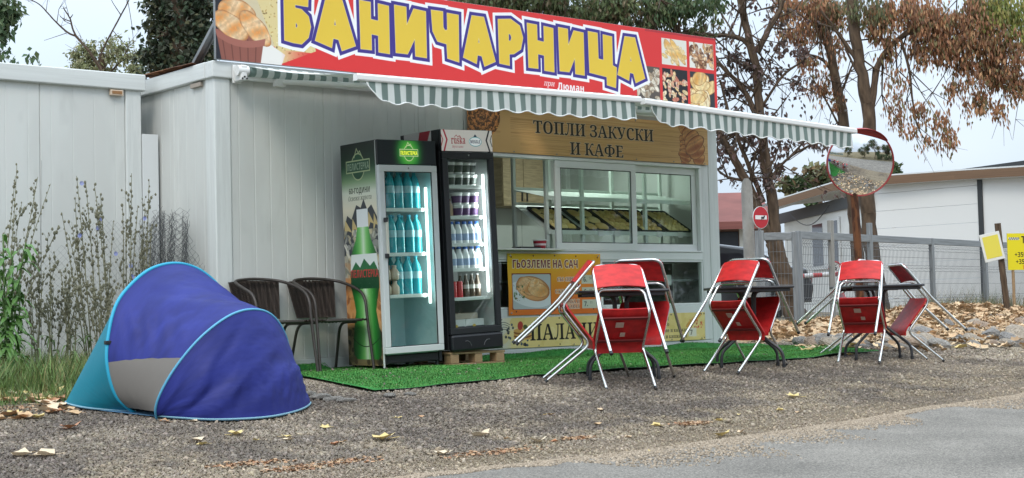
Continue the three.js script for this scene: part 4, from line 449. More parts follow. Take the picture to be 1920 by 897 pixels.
{ // pallet under the black fridge
  const P = thing('wooden_pallet', 'short wooden pallet under the black fridge', 'pallet', [1.86, 0.012, 0.7]), w2 = () => M.wood;
  for (const [a, b] of [[0.0, 0.09], [0.27, 0.35], [0.51, 0.6]]) for (const z of [-0.1, -0.55]) mesh('block', gb().rbox(a, b, 0.018, 0.096, z, z + 0.1, 0.004), M.wood, P);
  for (const z of [-0.1, -0.55]) mesh('plank', gb().rbox(-0.01, 0.61, 0, 0.017, z + 0.002, z + 0.098, 0.003), M.wood, P); for (const z of [-0.11, -0.34, -0.55]) mesh('plank', gb().rbox(-0.01, 0.61, 0.097, 0.115, z, z + 0.11, 0.003), M.wood, P);
}
// goods in the fridges: one prototype of each kind, then copies
{
  const cap = (c) => mat(c, 0.5);
  const proto = (name, label, cat, group, parts) => ({ name, label, cat, group, parts });
  const put = (pr, F, x, y, z, label, group) => { const q = F.localToWorld(V(x, y, z)); if (!pr.o) { pr.o = thing(pr.name, label || pr.label, pr.cat, [q.x, q.y, q.z], 0, group || pr.group); for (const [n, g, m] of pr.parts) mesh(n, g, m, pr.o); pr.o.rotation.z = F.rotation.z; if (pr.k) pr.o.scale.setScalar(pr.k); return pr.o; } const c = copy(pr.o, [q.x, q.y, q.z], undefined, label || pr.label, group || pr.group); c.rotation.z = F.rotation.z; if (pr.k) c.scale.setScalar(pr.k); return c; };
  const water = proto('water_bottle', '', 'bottle', 'water bottles in the white door fridge', [['body', gb().lathe([[0, 0], [0.043, 0], [0.046, 0.01], [0.046, 0.05], [0.043, 0.056], [0.046, 0.062], [0.046, 0.1], [0.043, 0.106], [0.046, 0.112], [0.046, 0.21], [0.034, 0.262], [0.014, 0.298], [0.013, 0.315]], 14), phys([0.03, 0.42, 0.5], 0.12, { transmission: 0.25, thickness: 0 })], ['label_band', gb().lathe([[0.0465, 0.14], [0.0468, 0.2], [0.046, 0.2]], 14), mat([0.3, 0.5, 0.56], 0.5)], ['cap', gb().lathe([[0, 0.333], [0.016, 0.333], [0.0165, 0.313], [0.0135, 0.313]], 12), mat([0.05, 0.35, 0.5], 0.5)]]);
  const R = rng(71); [['top', 1.336, [0.12, 0.216, 0.312, 0.408, 0.485]], ['middle', 0.956, [0.12, 0.216, 0.312, 0.408, 0.485]], ['lower', 0.601, [0.27, 0.366, 0.462]]].forEach(([n, y, xs]) => { for (const z of [-0.13, -0.23]) for (const x of xs) put(water, F1, x + 0.008 * (R() - 0.5), y, z + 0.01 * R(), `blue plastic water bottle on the ${n} shelf of the white door fridge`); });
  const bun = proto('brown_jug', 'squat beige plastic jug stacked on the lower shelf of the white door fridge', 'jug', 'beige jugs in the white door fridge', [['body', gb().lathe([[0, 0], [0.034, 0], [0.04, 0.02], [0.04, 0.07], [0.02, 0.1], [0.018, 0.115]], 14), mat([0.5, 0.38, 0.29], 0.45)], ['cap', gb().lathe([[0, 0.128], [0.02, 0.128], [0.021, 0.113], [0.018, 0.113]], 12), mat([0.5, 0.42, 0.36], 0.5)]]);
  for (const y of [0.601, 0.731]) for (const x of [0.125, 0.208]) for (const z of [-0.09, -0.18]) put(bun, F1, x, y, z);
  const tub = (c) => [['cup', gb().lathe([[0, 0], [0.034, 0], [0.045, 0.085], [0.04, 0.085]], 16), mat([0.66, 0.67, 0.66], 0.5)], ['print_band', gb().lathe([[0.0365, 0.014], [0.0435, 0.068]], 16), mat(c, 0.5)], ['lid', gb().lathe([[0, 0.094], [0.047, 0.094], [0.048, 0.083], [0.044, 0.083]], 16), mat([0.7, 0.71, 0.7], 0.5)]];
  const g1 = 'yoghurt tubs in the black fridge', t1 = proto('yoghurt_tub', 'white yoghurt tub with dark print on the top shelf of the black fridge', 'tub', g1, tub([0.05, 0.06, 0.055])), t2 = proto('yoghurt_tub', 'white yoghurt tub with purple print on the second shelf of the black fridge', 'tub', g1, tub([0.09, 0.04, 0.13]));
  t1.k = t2.k = 1.14; for (const y of [1.446, 1.555]) for (const x of [0.105, 0.195, 0.285, 0.375, 0.45]) for (const z of [-0.12]) put(t1, F2, x + 0.01 * R(), y, z - 0.03 * R());
  for (const y of [1.176, 1.285]) for (const x of [0.27, 0.36, 0.45]) put(t2, F2, x, y, -0.12 - 0.02 * R());
  const sauce = proto('sauce_bottle', 'small beige sauce bottle on the second shelf of the black fridge', 'bottle', 'sauce bottles in the black fridge', [['body', gb().lathe([[0, 0], [0.036, 0], [0.036, 0.1], [0.018, 0.13], [0.016, 0.145]], 14), mat([0.42, 0.3, 0.2], 0.5)], ['cap', gb().lathe([[0, 0.162], [0.018, 0.162], [0.018, 0.143], [0.016, 0.143]], 12), mat([0.25, 0.05, 0.04], 0.5)]]); for (const x of [0.1, 0.178]) put(sauce, F2, x, 1.176, -0.13);
  const milk = proto('milk_bottle', '', 'bottle', 'milk bottles in the black fridge', [['body', gb().lathe([[0, 0], [0.034, 0], [0.036, 0.01], [0.036, 0.11], [0.017, 0.155], [0.016, 0.165]], 14), mat([0.74, 0.75, 0.75], 0.4)], ['label_band', gb().lathe([[0.0366, 0.03], [0.0366, 0.085], [0.036, 0.085]], 14), mat([0.3, 0.38, 0.56], 0.5)], ['cap', gb().lathe([[0, 0.186], [0.017, 0.186], [0.018, 0.163], [0.016, 0.163]], 12), mat([0.04, 0.13, 0.42], 0.45)]]);
  milk.k = 1.08; for (const [n, y] of [['third', 0.936], ['fourth', 0.716]]) for (const z of [-0.11, -0.19]) for (const x of [0.1, 0.172, 0.244, 0.316, 0.388, 0.455]) put(milk, F2, x + 0.006 * R(), y, z, `white milk bottle with blue cap on the ${n} shelf of the black fridge`);
  const can = (name, label, c) => proto(name, label, 'can', 'cans in the black fridge', [['body', gb().lathe([[0, 0], [0.024, 0], [0.029, 0.008], [0.029, 0.14], [0.024, 0.15]], 14), mat(c, 0.35)], ['lid', gb().lathe([[0, 0.149], [0.024, 0.151], [0.026, 0.148]], 12), M.chrome]]);
  put(can('drink_can', 'yellow drink can beside the red cans in the black fridge', [0.5, 0.32, 0.08]), F2, 0.098, 0.461, -0.11); const rc = can('drink_can', 'red drink can on the fifth shelf of the black fridge', [0.5, 0.03, 0.04]); put(rc, F2, 0.17, 0.461, -0.11); put(rc, F2, 0.236, 0.461, -0.11);
  const cola = proto('glass_bottle', 'clear glass soda bottle beside the red cans in the black fridge', 'bottle', 'glass bottles in the black fridge', [['body', gb().lathe([[0, 0], [0.028, 0], [0.029, 0.06], [0.026, 0.09], [0.028, 0.12], [0.013, 0.175], [0.012, 0.2]], 14), mat([0.1, 0.07, 0.05], 0.15)], ['label_band', gb().lathe([[0.0285, 0.08], [0.027, 0.1], [0.0288, 0.115]], 14), mat([0.5, 0.48, 0.45], 0.5)], ['cap', gb().lathe([[0, 0.212], [0.014, 0.212], [0.014, 0.198], [0.012, 0.198]], 12), mat([0.4, 0.4, 0.4], 0.4)]]); for (const x of [0.31, 0.375, 0.44]) for (const z of [-0.11, -0.19]) put(cola, F2, x, 0.461, z);
  const bx = (label, x0, x1, y, txt) => { const q = F2.localToWorld(V(x0, y, -0.08)), b = thing('drink_carton', label, 'carton', [q.x, q.y, q.z], 0, 'drink cartons in the black fridge'); b.rotation.z = F2.rotation.z; mesh('box', gb().rbox(0, x1 - x0, 0, 0.09, -0.26, 0, 0.003), mat([0.62, 0.63, 0.62], 0.55), b); mesh('dark_band', gb().box(0.002, x1 - x0 - 0.002, 0.004, 0.032, 0.0005, 0.002), mat([0.07, 0.08, 0.1], 0.5), b); mesh('emblem', gb().tube([V((x1 - x0) * 0.45, 0.03, 0.002), V((x1 - x0) * 0.45, 0.03, 0.004)], 0.017, 14), mat([0.6, 0.4, 0.06], 0.5), b); };
  bx('white and dark drink carton on the fridge floor, left of its twin', 0.075, 0.26, 0.182); bx('white and dark drink carton on the fridge floor, nearer the light tube', 0.265, 0.47, 0.182); 
  { const q = F2.localToWorld(V(0.09, 0.273, -0.1)), b = thing('drink_carton', 'brown topped carton lying on the two white cartons', 'carton', [q.x, q.y, q.z], 0, 'drink cartons in the black fridge'); b.rotation.z = F2.rotation.z; mesh('box', gb().rbox(0, 0.33, 0, 0.05, -0.24, 0, 0.003), mat([0.4, 0.34, 0.28], 0.6), b); mesh('flap', gb().box(0.01, 0.32, 0.051, 0.054, -0.23, -0.01), mat([0.34, 0.28, 0.22], 0.7), b); }
}

// ---------------------------------------------------------------- folding tables and tipped chairs
const bend = (pts, r, n = 5) => { const o = [pts[0]]; for (let i = 1; i < pts.length - 1; i++) { const a = pts[i - 1], b = pts[i], c = pts[i + 1], d1 = a.clone().sub(b), d2 = c.clone().sub(b), k = Math.min(r, d1.length() * 0.45, d2.length() * 0.45), p = b.clone().addScaledVector(d1.normalize(), k), q = b.clone().addScaledVector(d2.normalize(), k); for (let j = 0; j <= n; j++) { const t = j / n; o.push(p.clone().multiplyScalar((1 - t) * (1 - t)).addScaledVector(b, 2 * t * (1 - t)).addScaledVector(q, t * t)); } } o.push(pts[pts.length - 1]); return o; };
let tableProto, chairProto;
{
  const t = thing('folding_table', 'x', 'table'); tableProto = t; const h = 0.72, w = 0.36, Mt = mat([0.035, 0.035, 0.04], 0.4);
  mesh('table_top', gb().rbox(-w, w, h - 0.022, h, -w, w, 0.02, 3), Mt, t); { const e = gb(); e.rbox(-w + 0.03, w - 0.03, h - 0.05, h - 0.023, -w + 0.03, -w + 0.05, 0.004); e.rbox(-w + 0.03, w - 0.03, h - 0.05, h - 0.023, w - 0.05, w - 0.03, 0.004); mesh('apron', e, Mt, t); }
  for (const sx of [-1, 1]) for (const sz of [-1, 1]) mesh('leg', gb().tube(bend([V(sx * 0.26, h - 0.036, sz * 0.14), V(sx * 0.05, h - 0.036, sz * 0.08), V(sx * 0.045, 0.33, sz * 0.06), V(sx * 0.27, 0.14, sz * 0.17), V(sx * 0.275, 0.012, sz * 0.175)], 0.07, 6), 0.0135, 10), Mt, t);
  for (const sx of [-1, 1]) for (const sz of [-1, 1]) mesh('foot_cap', gb().tube([V(sx * 0.275, 0, sz * 0.175), V(sx * 0.275, 0.03, sz * 0.175)], 0.0165, 10), M.black, t);
  mesh('collar', gb().rbox(-0.065, 0.065, 0.4, 0.43, -0.08, 0.08, 0.006), Mt, t);
  // chair: upright shape with the front feet on the origin's x axis and the sitter facing -z of the back; it is tipped when placed
  const c = thing('folding_chair', 'x', 'chair'); chairProto = c; const X = 0.215, zb = -0.4, Mr = phys([0.62, 0.016, 0.018], 0.48, { map: rep(T_blot, 2, 2) }), Mred = phys([0.78, 0.02, 0.02], 0.5, { map: rep(T_blot, 1.3, 1.3) });
  { const a = [V(-X, 0, zb + 0.03), V(-X, 0.47, zb - 0.01), V(-X + 0.02, 0.88, zb - 0.1), V(X - 0.02, 0.88, zb - 0.1), V(X, 0.47, zb - 0.01), V(X, 0, zb + 0.03)]; mesh('back_frame', gb().tube(bend(a, 0.07, 7), 0.0125, 12), M.chrome, c); }
  { const i = X - 0.022, a = [V(-i, 0, 0), V(-i, 0.455, -0.01), V(-i, 0.455, zb + 0.025), V(-i + 0.008, 0.68, zb - 0.022), V(i - 0.008, 0.68, zb - 0.022), V(i, 0.455, zb + 0.025), V(i, 0.455, -0.01), V(i, 0, 0)]; mesh('front_frame', gb().tube(bend(a, 0.06, 7), 0.0115, 12), M.chrome, c); }
  { const b = gb(); b.grid((s, q) => { const y = lerp(0.665, 0.87, q), k = Math.abs(s * 2 - 1); return V((s * 2 - 1) * (X - 0.01 - (q > 0.85 ? (q - 0.85) * 0.12 : 0)), y, zb - 0.046 - (y - 0.66) * 0.24 - 0.022 * (1 - k * k)); }, 16, 6, 0.012); mesh('backrest', b, Mred, c); }
  { const b = gb(); b.grid((s, q) => { const k = s * 2 - 1, zz = lerp(zb + 0.015, 0.03, q), f = smooth(0.85, 1, q), r = smooth(0.12, 0, q); const wid = (X - 0.004) * (1 - 0.1 * smooth(0.86, 1, q) - 0.06 * smooth(0.1, 0, q)); return V(k * wid, 0.482 - 0.008 * (1 - k * k) * (1 - f) - 0.035 * f * f + 0.012 * r, zz); }, 14, 16, 0.014); mesh('seat', b, Mr, c); const u = gb(); for (const z of [-0.09, -0.32]) u.rbox(-X + 0.02, X - 0.02, 0.447, 0.462, z - 0.012, z + 0.012, 0.004); mesh('seat_bar', u, mat([0.16, 0.02, 0.02], 0.4, { metalness: 0.3 }), c); }
  mesh('sticker', gb().box(-0.03, 0.01, 0.4585, 0.4605, -0.17, -0.13), mat([0.5, 0.34, 0.28], 0.8), c); mesh('sticker', gb().box(-0.005, 0.06, 0.4585, 0.4605, -0.275, -0.225), mat([0.5, 0.34, 0.28], 0.8), c);
  for (const s of [-1, 1]) { mesh('foot_cap', gb().tube([V(s * X, -0.002, zb + 0.03), V(s * X, 0.025, zb + 0.028)], 0.0145, 10), M.black, c); mesh('foot_cap', gb().tube([V(s * (X - 0.022), 0, 0), V(s * (X - 0.022), 0.022, 0)], 0.0135, 10), M.black, c); }
}
function placeTable(first, x, z, turn, label) { const o = first ? tableProto : copy(tableProto); const y = onCarpet(x, z) ? gy(x, z) + 0.01 : gy(x, z); o.position.set(x, y, z); o.rotation.y = turn; o.rotation.x = 0; tag(o, label, 'table', 'small black tables under tipped chairs'); }
function placeChair(first, a, b, tc, tip, label, yaw = 0) { // feet from the photo, facing the table they lean on
  const p = onG(...a), q = onG(...b), m = p.clone().add(q).multiplyScalar(0.5), e = q.clone().sub(p); let f = V(e.z, 0, -e.x).normalize(); if (f.dot(V(tc[0] - m.x, 0, tc[1] - m.z)) < 0) f.negate();
  const o = first ? chairProto : copy(chairProto); o.position.set(m.x, gy(m.x, m.z) + 0.004, m.z); o.rotation.order = 'YXZ'; o.rotation.set(tip, Math.atan2(f.x, f.z) + yaw, 0); tag(o, label, 'chair', 'red folding chairs tipped against the tables');
}
const TB = [[2.46, 2.2], [4.22, 2.02], [6.05, 2.06]];
placeTable(true, ...TB[0], -0.69, 'small black table with three red chairs beside the pie price banner'); placeTable(false, ...TB[1], -0.72, 'small black table with two red chairs in front of the kiosk corner post'); placeTable(false, ...TB[2], -0.62, 'small black table with three red chairs nearest the mesh fence');
placeChair(true, [1137, 733], [1231, 731], TB[0], 0.86, 'red folding chair with torn stickers under its seat, at the table by the pie banner', -0.2);
placeChair(false, [1023, 721], [1015, 710], TB[0], 0.93, 'red folding chair seen side on with legs raised before the pancake banner');
placeChair(false, [1186, 705], [1258, 710], TB[0], 0.86, 'red folding chair on the far side of the table by the pie banner');
placeChair(false, [1315.6, 698.8], [1385.5, 704], TB[1], 0.86, 'red folding chair on the road side of the table by the kiosk corner', -0.42);
placeChair(false, [1405, 682], [1472, 688], TB[1], 0.85, 'red folding chair with its seat front showing, at the table by the kiosk corner');
placeChair(false, [1569, 680.7], [1651, 685.4], TB[2], 0.84, 'red folding chair on the road side of the table nearest the fence', -0.13);
placeChair(false, [1742, 674], [1769.6, 681], TB[2], 0.9, 'red folding chair with raised legs pointing to the leaf heap');
placeChair(false, [1534.7, 668.6], [1552, 662], TB[2], 0.95, 'red folding chair half hidden between the last table and the fence gate');

// ---------------------------------------------------------------- wicker armchairs by the kiosk wall
{
  const mk = (x, z, label, first) => {
    const c = thing('wicker_armchair', label, 'armchair', [x, 0.016, z], 0, 'wicker armchairs against the kiosk wall'), Mf = mat([0.06, 0.05, 0.045], 0.45, { metalness: 0.3 }), Mw = mat([0.075, 0.055, 0.045], 0.8, { bumpMap: rep(T_weave, 1, 1), bumpScale: 0.006 });
    const half = s => [V(s * 0.265, 0, 0.26), V(s * 0.25, 0.4, 0.2), V(s * 0.25, 0.63, 0.17), V(s * 0.26, 0.71, -0.05), V(s * 0.22, 0.76, -0.24)];
    mesh('arm_frame', gb().tube(bend([...half(-1), V(0, 0.78, -0.3), ...half(1).reverse()], 0.12, 6), 0.0125, 10), Mf, c);
    for (const s of [-1, 1]) mesh('rear_leg', gb().tube(bend([V(s * 0.2, 0.4, 0.1), V(s * 0.21, 0.395, -0.16), V(s * 0.23, 0, -0.27)], 0.1, 6), 0.0125, 10), Mf, c);
    { const b = []; for (let i = 0; i <= 24; i++) { const t = i / 24 * Math.PI * 2; b.push(V(0.24 * Math.sign(Math.cos(t)) * Math.pow(Math.abs(Math.cos(t)), 0.6), 0.415, 0.01 + 0.22 * Math.sign(Math.sin(t)) * Math.pow(Math.abs(Math.sin(t)), 0.6))); } mesh('seat_ring', gb().tube(b, 0.0125, 8), Mf, c); }
    { const g = gb(); const fn = (s, q) => V((s * 2 - 1) * 0.235, 0.418 - 0.015 * Math.sin(s * 3.14) * Math.sin(q * 3.14), lerp(-0.2, 0.22, q)); for (let i = 0; i < 26; i++) { const p = []; for (let j = 0; j <= 16; j++) { const v = fn((i + 0.5) / 26, j / 16); v.y += (j + i) % 2 ? 0.003 : -0.003; p.push(v); } g.tube(p, 0.0085, 4, false); } mesh('seat_weave', g, Mw, c); }
    { const g = gb(); const fn = (s, q) => { const k = s * 2 - 1; return V(k * lerp(0.19, 0.235, q), lerp(0.44, 0.762 - 0.012 * k * k, q), -0.2 - 0.085 * q - 0.05 * (1 - k * k)); }; for (let i = 0; i < 30; i++) { const p = []; for (let j = 0; j <= 26; j++) { const v = fn(j / 26, (i + 0.5) / 30); v.z += (j + i) % 2 ? 0.005 : -0.005; p.push(v); } g.tube(p, 0.0058, 4, false); } for (let i = 0; i <= 13; i++) { const p = []; for (let j = 0; j <= 6; j++) p.push(fn(i / 13, j / 6)); g.tube(p, 0.006, 4, false); } mesh('back_weave', g, Mw, c); }
  };
  mk(0.31, 0.34, 'brown wicker armchair half hidden behind the blue tent'); mk(0.875, 0.32, 'brown wicker armchair next to the green bottle printed fridge');
}

// ---------------------------------------------------------------- pop-up tent
{
  const T = thing('popup_tent', 'violet blue and turquoise pop-up tent on the gravel', 'tent'), a = V(0.23, 0, 0.97).normalize(), s = V(0.974, 0, -0.23).normalize(), N1 = onG(255, 777), N2 = onG(293, 786);
  const plane = (N, ang) => { const u = V(0, Math.cos(ang), 0).addScaledVector(a, Math.sin(ang)); return (p, q) => N.clone().addScaledVector(s, p).addScaledVector(u, q); };
  const p1 = plane(N1, -0.13), p2 = plane(N2, 0.45);
  const full = (h, c) => [...h, ...h.slice(0, -1).reverse().map(([p, q]) => [2 * c - p, q])];
  const cur = (pts, fn) => new THREE.CatmullRomCurve3(pts.map(([p, q]) => fn(p, q)), false, 'centripetal');
  const h1 = cur([[0, 0], [-0.136, 0.112], [-0.186, 0.318], [-0.154, 0.503], [-0.071, 0.693], [0.051, 0.812], [0.235, 0.92], [0.444, 0.957], [0.61, 0.925], [0.745, 0.845], [0.85, 0.73], [0.93, 0.52], [0.94, 0.29], [0.89, 0.1], [0.82, 0]], p1), h2 = cur(full([[0, 0], [-0.03, 0.06], [-0.035, 0.15], [0.019, 0.334], [0.157, 0.549], [0.346, 0.693], [0.51, 0.727]], 0.51), p2);
  const G = (o, p, q, up = 0.02) => { const v = o.clone().addScaledVector(s, p).addScaledVector(a, q); v.y = gy(v.x, v.z) + up; return v; };
  const b1 = new THREE.CatmullRomCurve3([G(N1, 0, 0), G(N1, -0.1, -0.16), G(N1, -0.14, -0.36), G(N1, -0.08, -0.6), G(N1, 0.05, -0.68), G(N1, 0.44, -0.74), G(N1, 0.8, -0.68), G(N1, 0.92, -0.55), G(N1, 0.92, -0.3), G(N1, 0.81, 0)], false, 'centripetal');
  const b2 = new THREE.CatmullRomCurve3([G(N2, 0, 0), G(N2, 0.03, 0.12), G(N2, 0.16, 0.36), G(N2, 0.45, 0.48), G(N2, 0.8, 0.4), G(N2, 1.1, 0.22), G(N2, 1.17, 0.14), G(N2, 1.12, 0.05), G(N2, 1.02, 0)], false, 'centripetal');
  const bump = (p, i, j, k, sd, am) => p.add(V(0.6 * a.x, 0.7, 0.6 * a.z).multiplyScalar(am * (fbm(i, j, 4, sd) - 0.5) * k));
  const Mv = phys([0.03, 0.042, 0.27], 0.55, { specularIntensity: 0.5, map: rep(T_blot, 1.5, 1.5), bumpMap: rep(T_fine, 1, 1), bumpScale: 0.0012 }), Mt = phys([0.005, 0.2, 0.29], 0.5, { bumpMap: rep(T_fine, 1, 1), bumpScale: 0.0012 }), Mb = mat([0.02, 0.36, 0.55], 0.5), Mp = mat([0.2, 0.38, 0.48], 0.6);
  const pull = (p, c, k) => p.lerp(c, k);
  mesh('end_panel', gb().grid((t, q) => { const A = h2.getPointAt(t), B = b2.getPointAt(t), p = A.clone().lerp(B, q); p.addScaledVector(a, 0.035 * Math.sin(q * 3.14) * Math.sin(t * 3.14)); const k = Math.sin(Math.PI * Math.min(1, q * 1.02)) * Math.min(1, 6 * t) * Math.min(1, 6 * (1 - t)); return bump(p, t * 9 + q * 5, t * 2.2 - q * 1.5, k, 401, 0.075).add(V(0, 0, 0).addScaledVector(a, 0.02 * k * Math.sin(t * 38 + q * 11 + 3 * noise(t * 6, q * 4, 5)) * q * (1 - smooth(0.25, 0.6, t)) + 0.008 * k * q * Math.sin(t * 120 + q * 16 + 5 * noise(t * 12, q * 8, 8)) * smooth(0.35, 1, q))); }, 90, 30, 0.001), Mv, T, 'violet blue end panel facing the road');
  // roof cloth from the rear hoop to the front hoop, open low on the door side where the mesh sits
  const tmq = q => lerp(0.152, 0.215, q); const roofFn = (t, q) => { const A = h1.getPointAt(t), B = h2.getPointAt(t), p = A.clone().lerp(B, q); p.y -= 0.03 * Math.sin(q * 3.14) * smooth(0.1, 0.4, t) * smooth(1, 0.7, t); const k = Math.sin(Math.PI * q) * Math.min(1, 5 * t) * Math.min(1, 5 * (1 - t)) * (0.25 + 0.75 * smooth(0.015, 0.12, Math.abs(t - tmq(q)))); return bump(p, t * 12 - q * 3, q * 3 + t * 2, k, 411, 0.055).add(V(0, 0.013 * k * Math.sin(q * 30 + t * 70 + 2 * noise(t * 9, q * 5, 6)) * smooth(0.5, 0.25, t), 0)); };
  mesh('roof_cloth', gb().grid((t, q) => roofFn(lerp(tmq(q), 1, t), q), 80, 30, 0.001), Mv, T, 'violet blue roof cloth between the hoops');
  mesh('mesh_window', gb().grid((t, q) => roofFn(lerp(0.03, tmq(q), t), q), 20, 14, 0.001), phys([0.4, 0.37, 0.34], 0.9, { transmission: 0.6, thickness: 0 }), T, 'grey see-through mesh window beside the hoops');
  mesh('rear_panel', gb().grid((t, q) => { const A = h1.getPointAt(t), B = b1.getPointAt(t), p = A.clone().lerp(B, q); const k = Math.sin(Math.PI * q) * Math.min(1, 8 * t); return bump(p, t * 7, q * 3 + t * 9, k, 421, 0.05); }, 80, 20, 0.001), Mt, T, 'turquoise rear panel');
  mesh('groundsheet', gb().grid((t, q) => { const A = q < 0.5 ? b1.getPointAt(t) : h1.getPointAt(t); const B = b2.getPointAt(t); const p = b1.getPointAt(t).lerp(B, q); p.y = gy(p.x, p.z) + 0.012; return p; }, 40, 10, 0.002), mat([0.16, 0.34, 0.55], 0.6), T);
  const line = (c, n) => { const o = []; for (let i = 0; i <= n; i++) o.push(c.getPointAt(i / n)); return o; };
  mesh('rear_hoop', gb().tube(line(h1, 80), 0.0115, 8), Mb, T); mesh('front_hoop', gb().tube(line(h2, 80), 0.008, 8), mat([0.1, 0.38, 0.58], 0.5), T); mesh('hem', gb().tube(line(b2, 60), 0.007, 6), Mp, T); mesh('hem', gb().tube(line(b1, 60), 0.007, 6), Mp, T);
  { const q = h1.getPointAt(0.2), k = gb(); k.rbox(q.x - 0.02, q.x + 0.02, q.y - 0.012, q.y + 0.012, q.z - 0.01, q.z + 0.02, 0.004); mesh('strap_tab', k, M.black, T); }
}
// ---------------------------------------------------------------- fence, mirror, signs and buildings on the right
const px = (d) => d / FPX;
{
  const line = x => -3.83 - 0.205 * (x - 12.13), F = thing('mesh_fence', 'galvanised wire mesh fence with flat top rail beside the rubble', 'fence'), Mz = M.zinc, Mwire = mat([0.16, 0.17, 0.18], 0.6, { metalness: 0.2 });
  const posts = [12.13, 13.2, 14.6, 17.1, 19.6, 22.2], H = 1.58, ang = Math.atan(0.205);
  const piece = (n, g, m, x, y = 0) => { const o = mesh(n, g, m, F); o.position.set(x, y, line(x)); o.rotation.y = ang; return o; };
  posts.forEach((x, i) => { const y = gy(x, line(x)) - 0.05; piece('post', gb().rbox(-0.05, 0.05, y, (i === 1 || i === 2 ? 1.78 : H), -0.035, 0.035, 0.006), i === 1 ? M.conc : Mz, x); });
  for (let i = 0; i < posts.length - 1; i++) {
    const a = posts[i], b = posts[i + 1], L = (b - a) / Math.cos(ang), y0 = Math.max(gy(a, line(a)), gy(b, line(b))) + 0.04;
    piece('top_rail', gb().rbox(0.052, L - 0.052, H - 0.12, H - 0.002, -0.03, 0.03, 0.006), Mz, a);
    const w = gb(), R3 = 3; for (let x = 0.1; x < L - 0.08; x += 0.055) { const pts = []; let y = y0; for (const [yy, z] of [[y0, 0], [0.45, 0], [0.5, 0.03], [0.55, 0], [0.98, 0], [1.03, 0.03], [1.08, 0], [1.34, 0], [1.39, 0.03], [1.45, 0]]) if (yy >= y) pts.push(V(x, yy, z)); w.tube(pts, 0.005, R3, false); }
    for (const [y, z] of [[0.28, 0], [0.45, 0], [0.5, 0.03], [0.55, 0], [0.76, 0], [0.98, 0], [1.03, 0.03], [1.08, 0], [1.22, 0], [1.34, 0], [1.39, 0.03]]) if (y > y0) w.rod(V(0.06, y, z), V(L - 0.06, y, z), 0.003, 4); const m = piece('wire_mesh', w, Mwire, a); m.userData.kind = 'stuff';
  }
  // gate leaf swung back towards the lot entrance
  const G = thing('entrance_gate', 'galvanised gate leaf with mesh between grey plate frames, beside the concrete post', 'gate', [11.62, 0, -4.26], -Math.atan2(0.42, 0.5)); const gw = 0.66;
  mesh('stile', gb().rbox(0, 0.13, 0.02, 1.6, -0.03, 0.03, 0.006), Mz, G); mesh('stile', gb().rbox(gw - 0.1, gw - 0.01, 0.02, 1.57, -0.03, 0.03, 0.006), Mz, G); mesh('rail', gb().rbox(0.131, gw - 0.101, 1.45, 1.565, -0.028, 0.028, 0.006), Mz, G); mesh('rail', gb().rbox(0.131, gw - 0.101, 0.04, 0.12, -0.028, 0.028, 0.006), Mz, G);
  const w = gb(); for (let x = 0.16; x < gw - 0.12; x += 0.055) w.rod(V(x, 0.12, 0), V(x, 1.45, 0), 0.0026, 4); for (let y = 0.25; y < 1.45; y += 0.17) w.rod(V(0.13, y, 0), V(gw - 0.1, y, 0), 0.003, 4); stuff(mesh('wire_mesh', w, Mwire, G));
}
{ // concrete post and round sign
  const b = atD(1405, 440, 21.3), R = rng(8), y0 = gy(b.x, b.z); const P = gb(); P.tube([V(b.x, y0 - 0.05, b.z), V(b.x - 0.004, y0 + 0.9, b.z), V(b.x - 0.02, 2.1, b.z), V(b.x - 0.022, 2.22, b.z), V(b.x - 0.022, 2.27, b.z)], [0.085, 0.083, 0.08, 0.065, 0.03], 14); tag(mesh('concrete_post', P, M.conc), 'weathered round-topped concrete post beside the gate', 'post');
  const c = atD(1427, 408, 21.0), S = thing('no_entry_sign', 'red no entry sign with a white bar on the gate post', 'road sign', [c.x, c.y, c.z], -0.05), disc = (r, z0, z1, m, n) => mesh(n, gb().tube([V(0, 0, z0), V(0, 0, z1)], r, 28), m, S);
  disc(0.158, -0.008, 0, mat([0.6, 0.6, 0.6], 0.5), 'plate'); disc(0.15, 0.0005, 0.003, mat([0.45, 0.02, 0.03], 0.4), 'red_face'); mesh('white_bar', gb().box(-0.115, 0.115, -0.028, 0.028, 0.0035, 0.006), mat([0.75, 0.75, 0.75], 0.5), S); { const k = gb(); k.box(-0.0, 0.06, -0.02, 0.01, 0.0065, 0.008); k.box(0.05, 0.075, 0.0, 0.026, 0.0066, 0.0081); k.box(0.005, 0.016, -0.04, -0.02, 0.0067, 0.0082); mesh('black_sticker', k, M.black, S); }
  mesh('sign_pole', gb().tube([V(0, -c.y + gy(c.x, c.z), -0.03), V(0, 0.1, -0.03)], 0.022, 8), M.zinc, S);
}
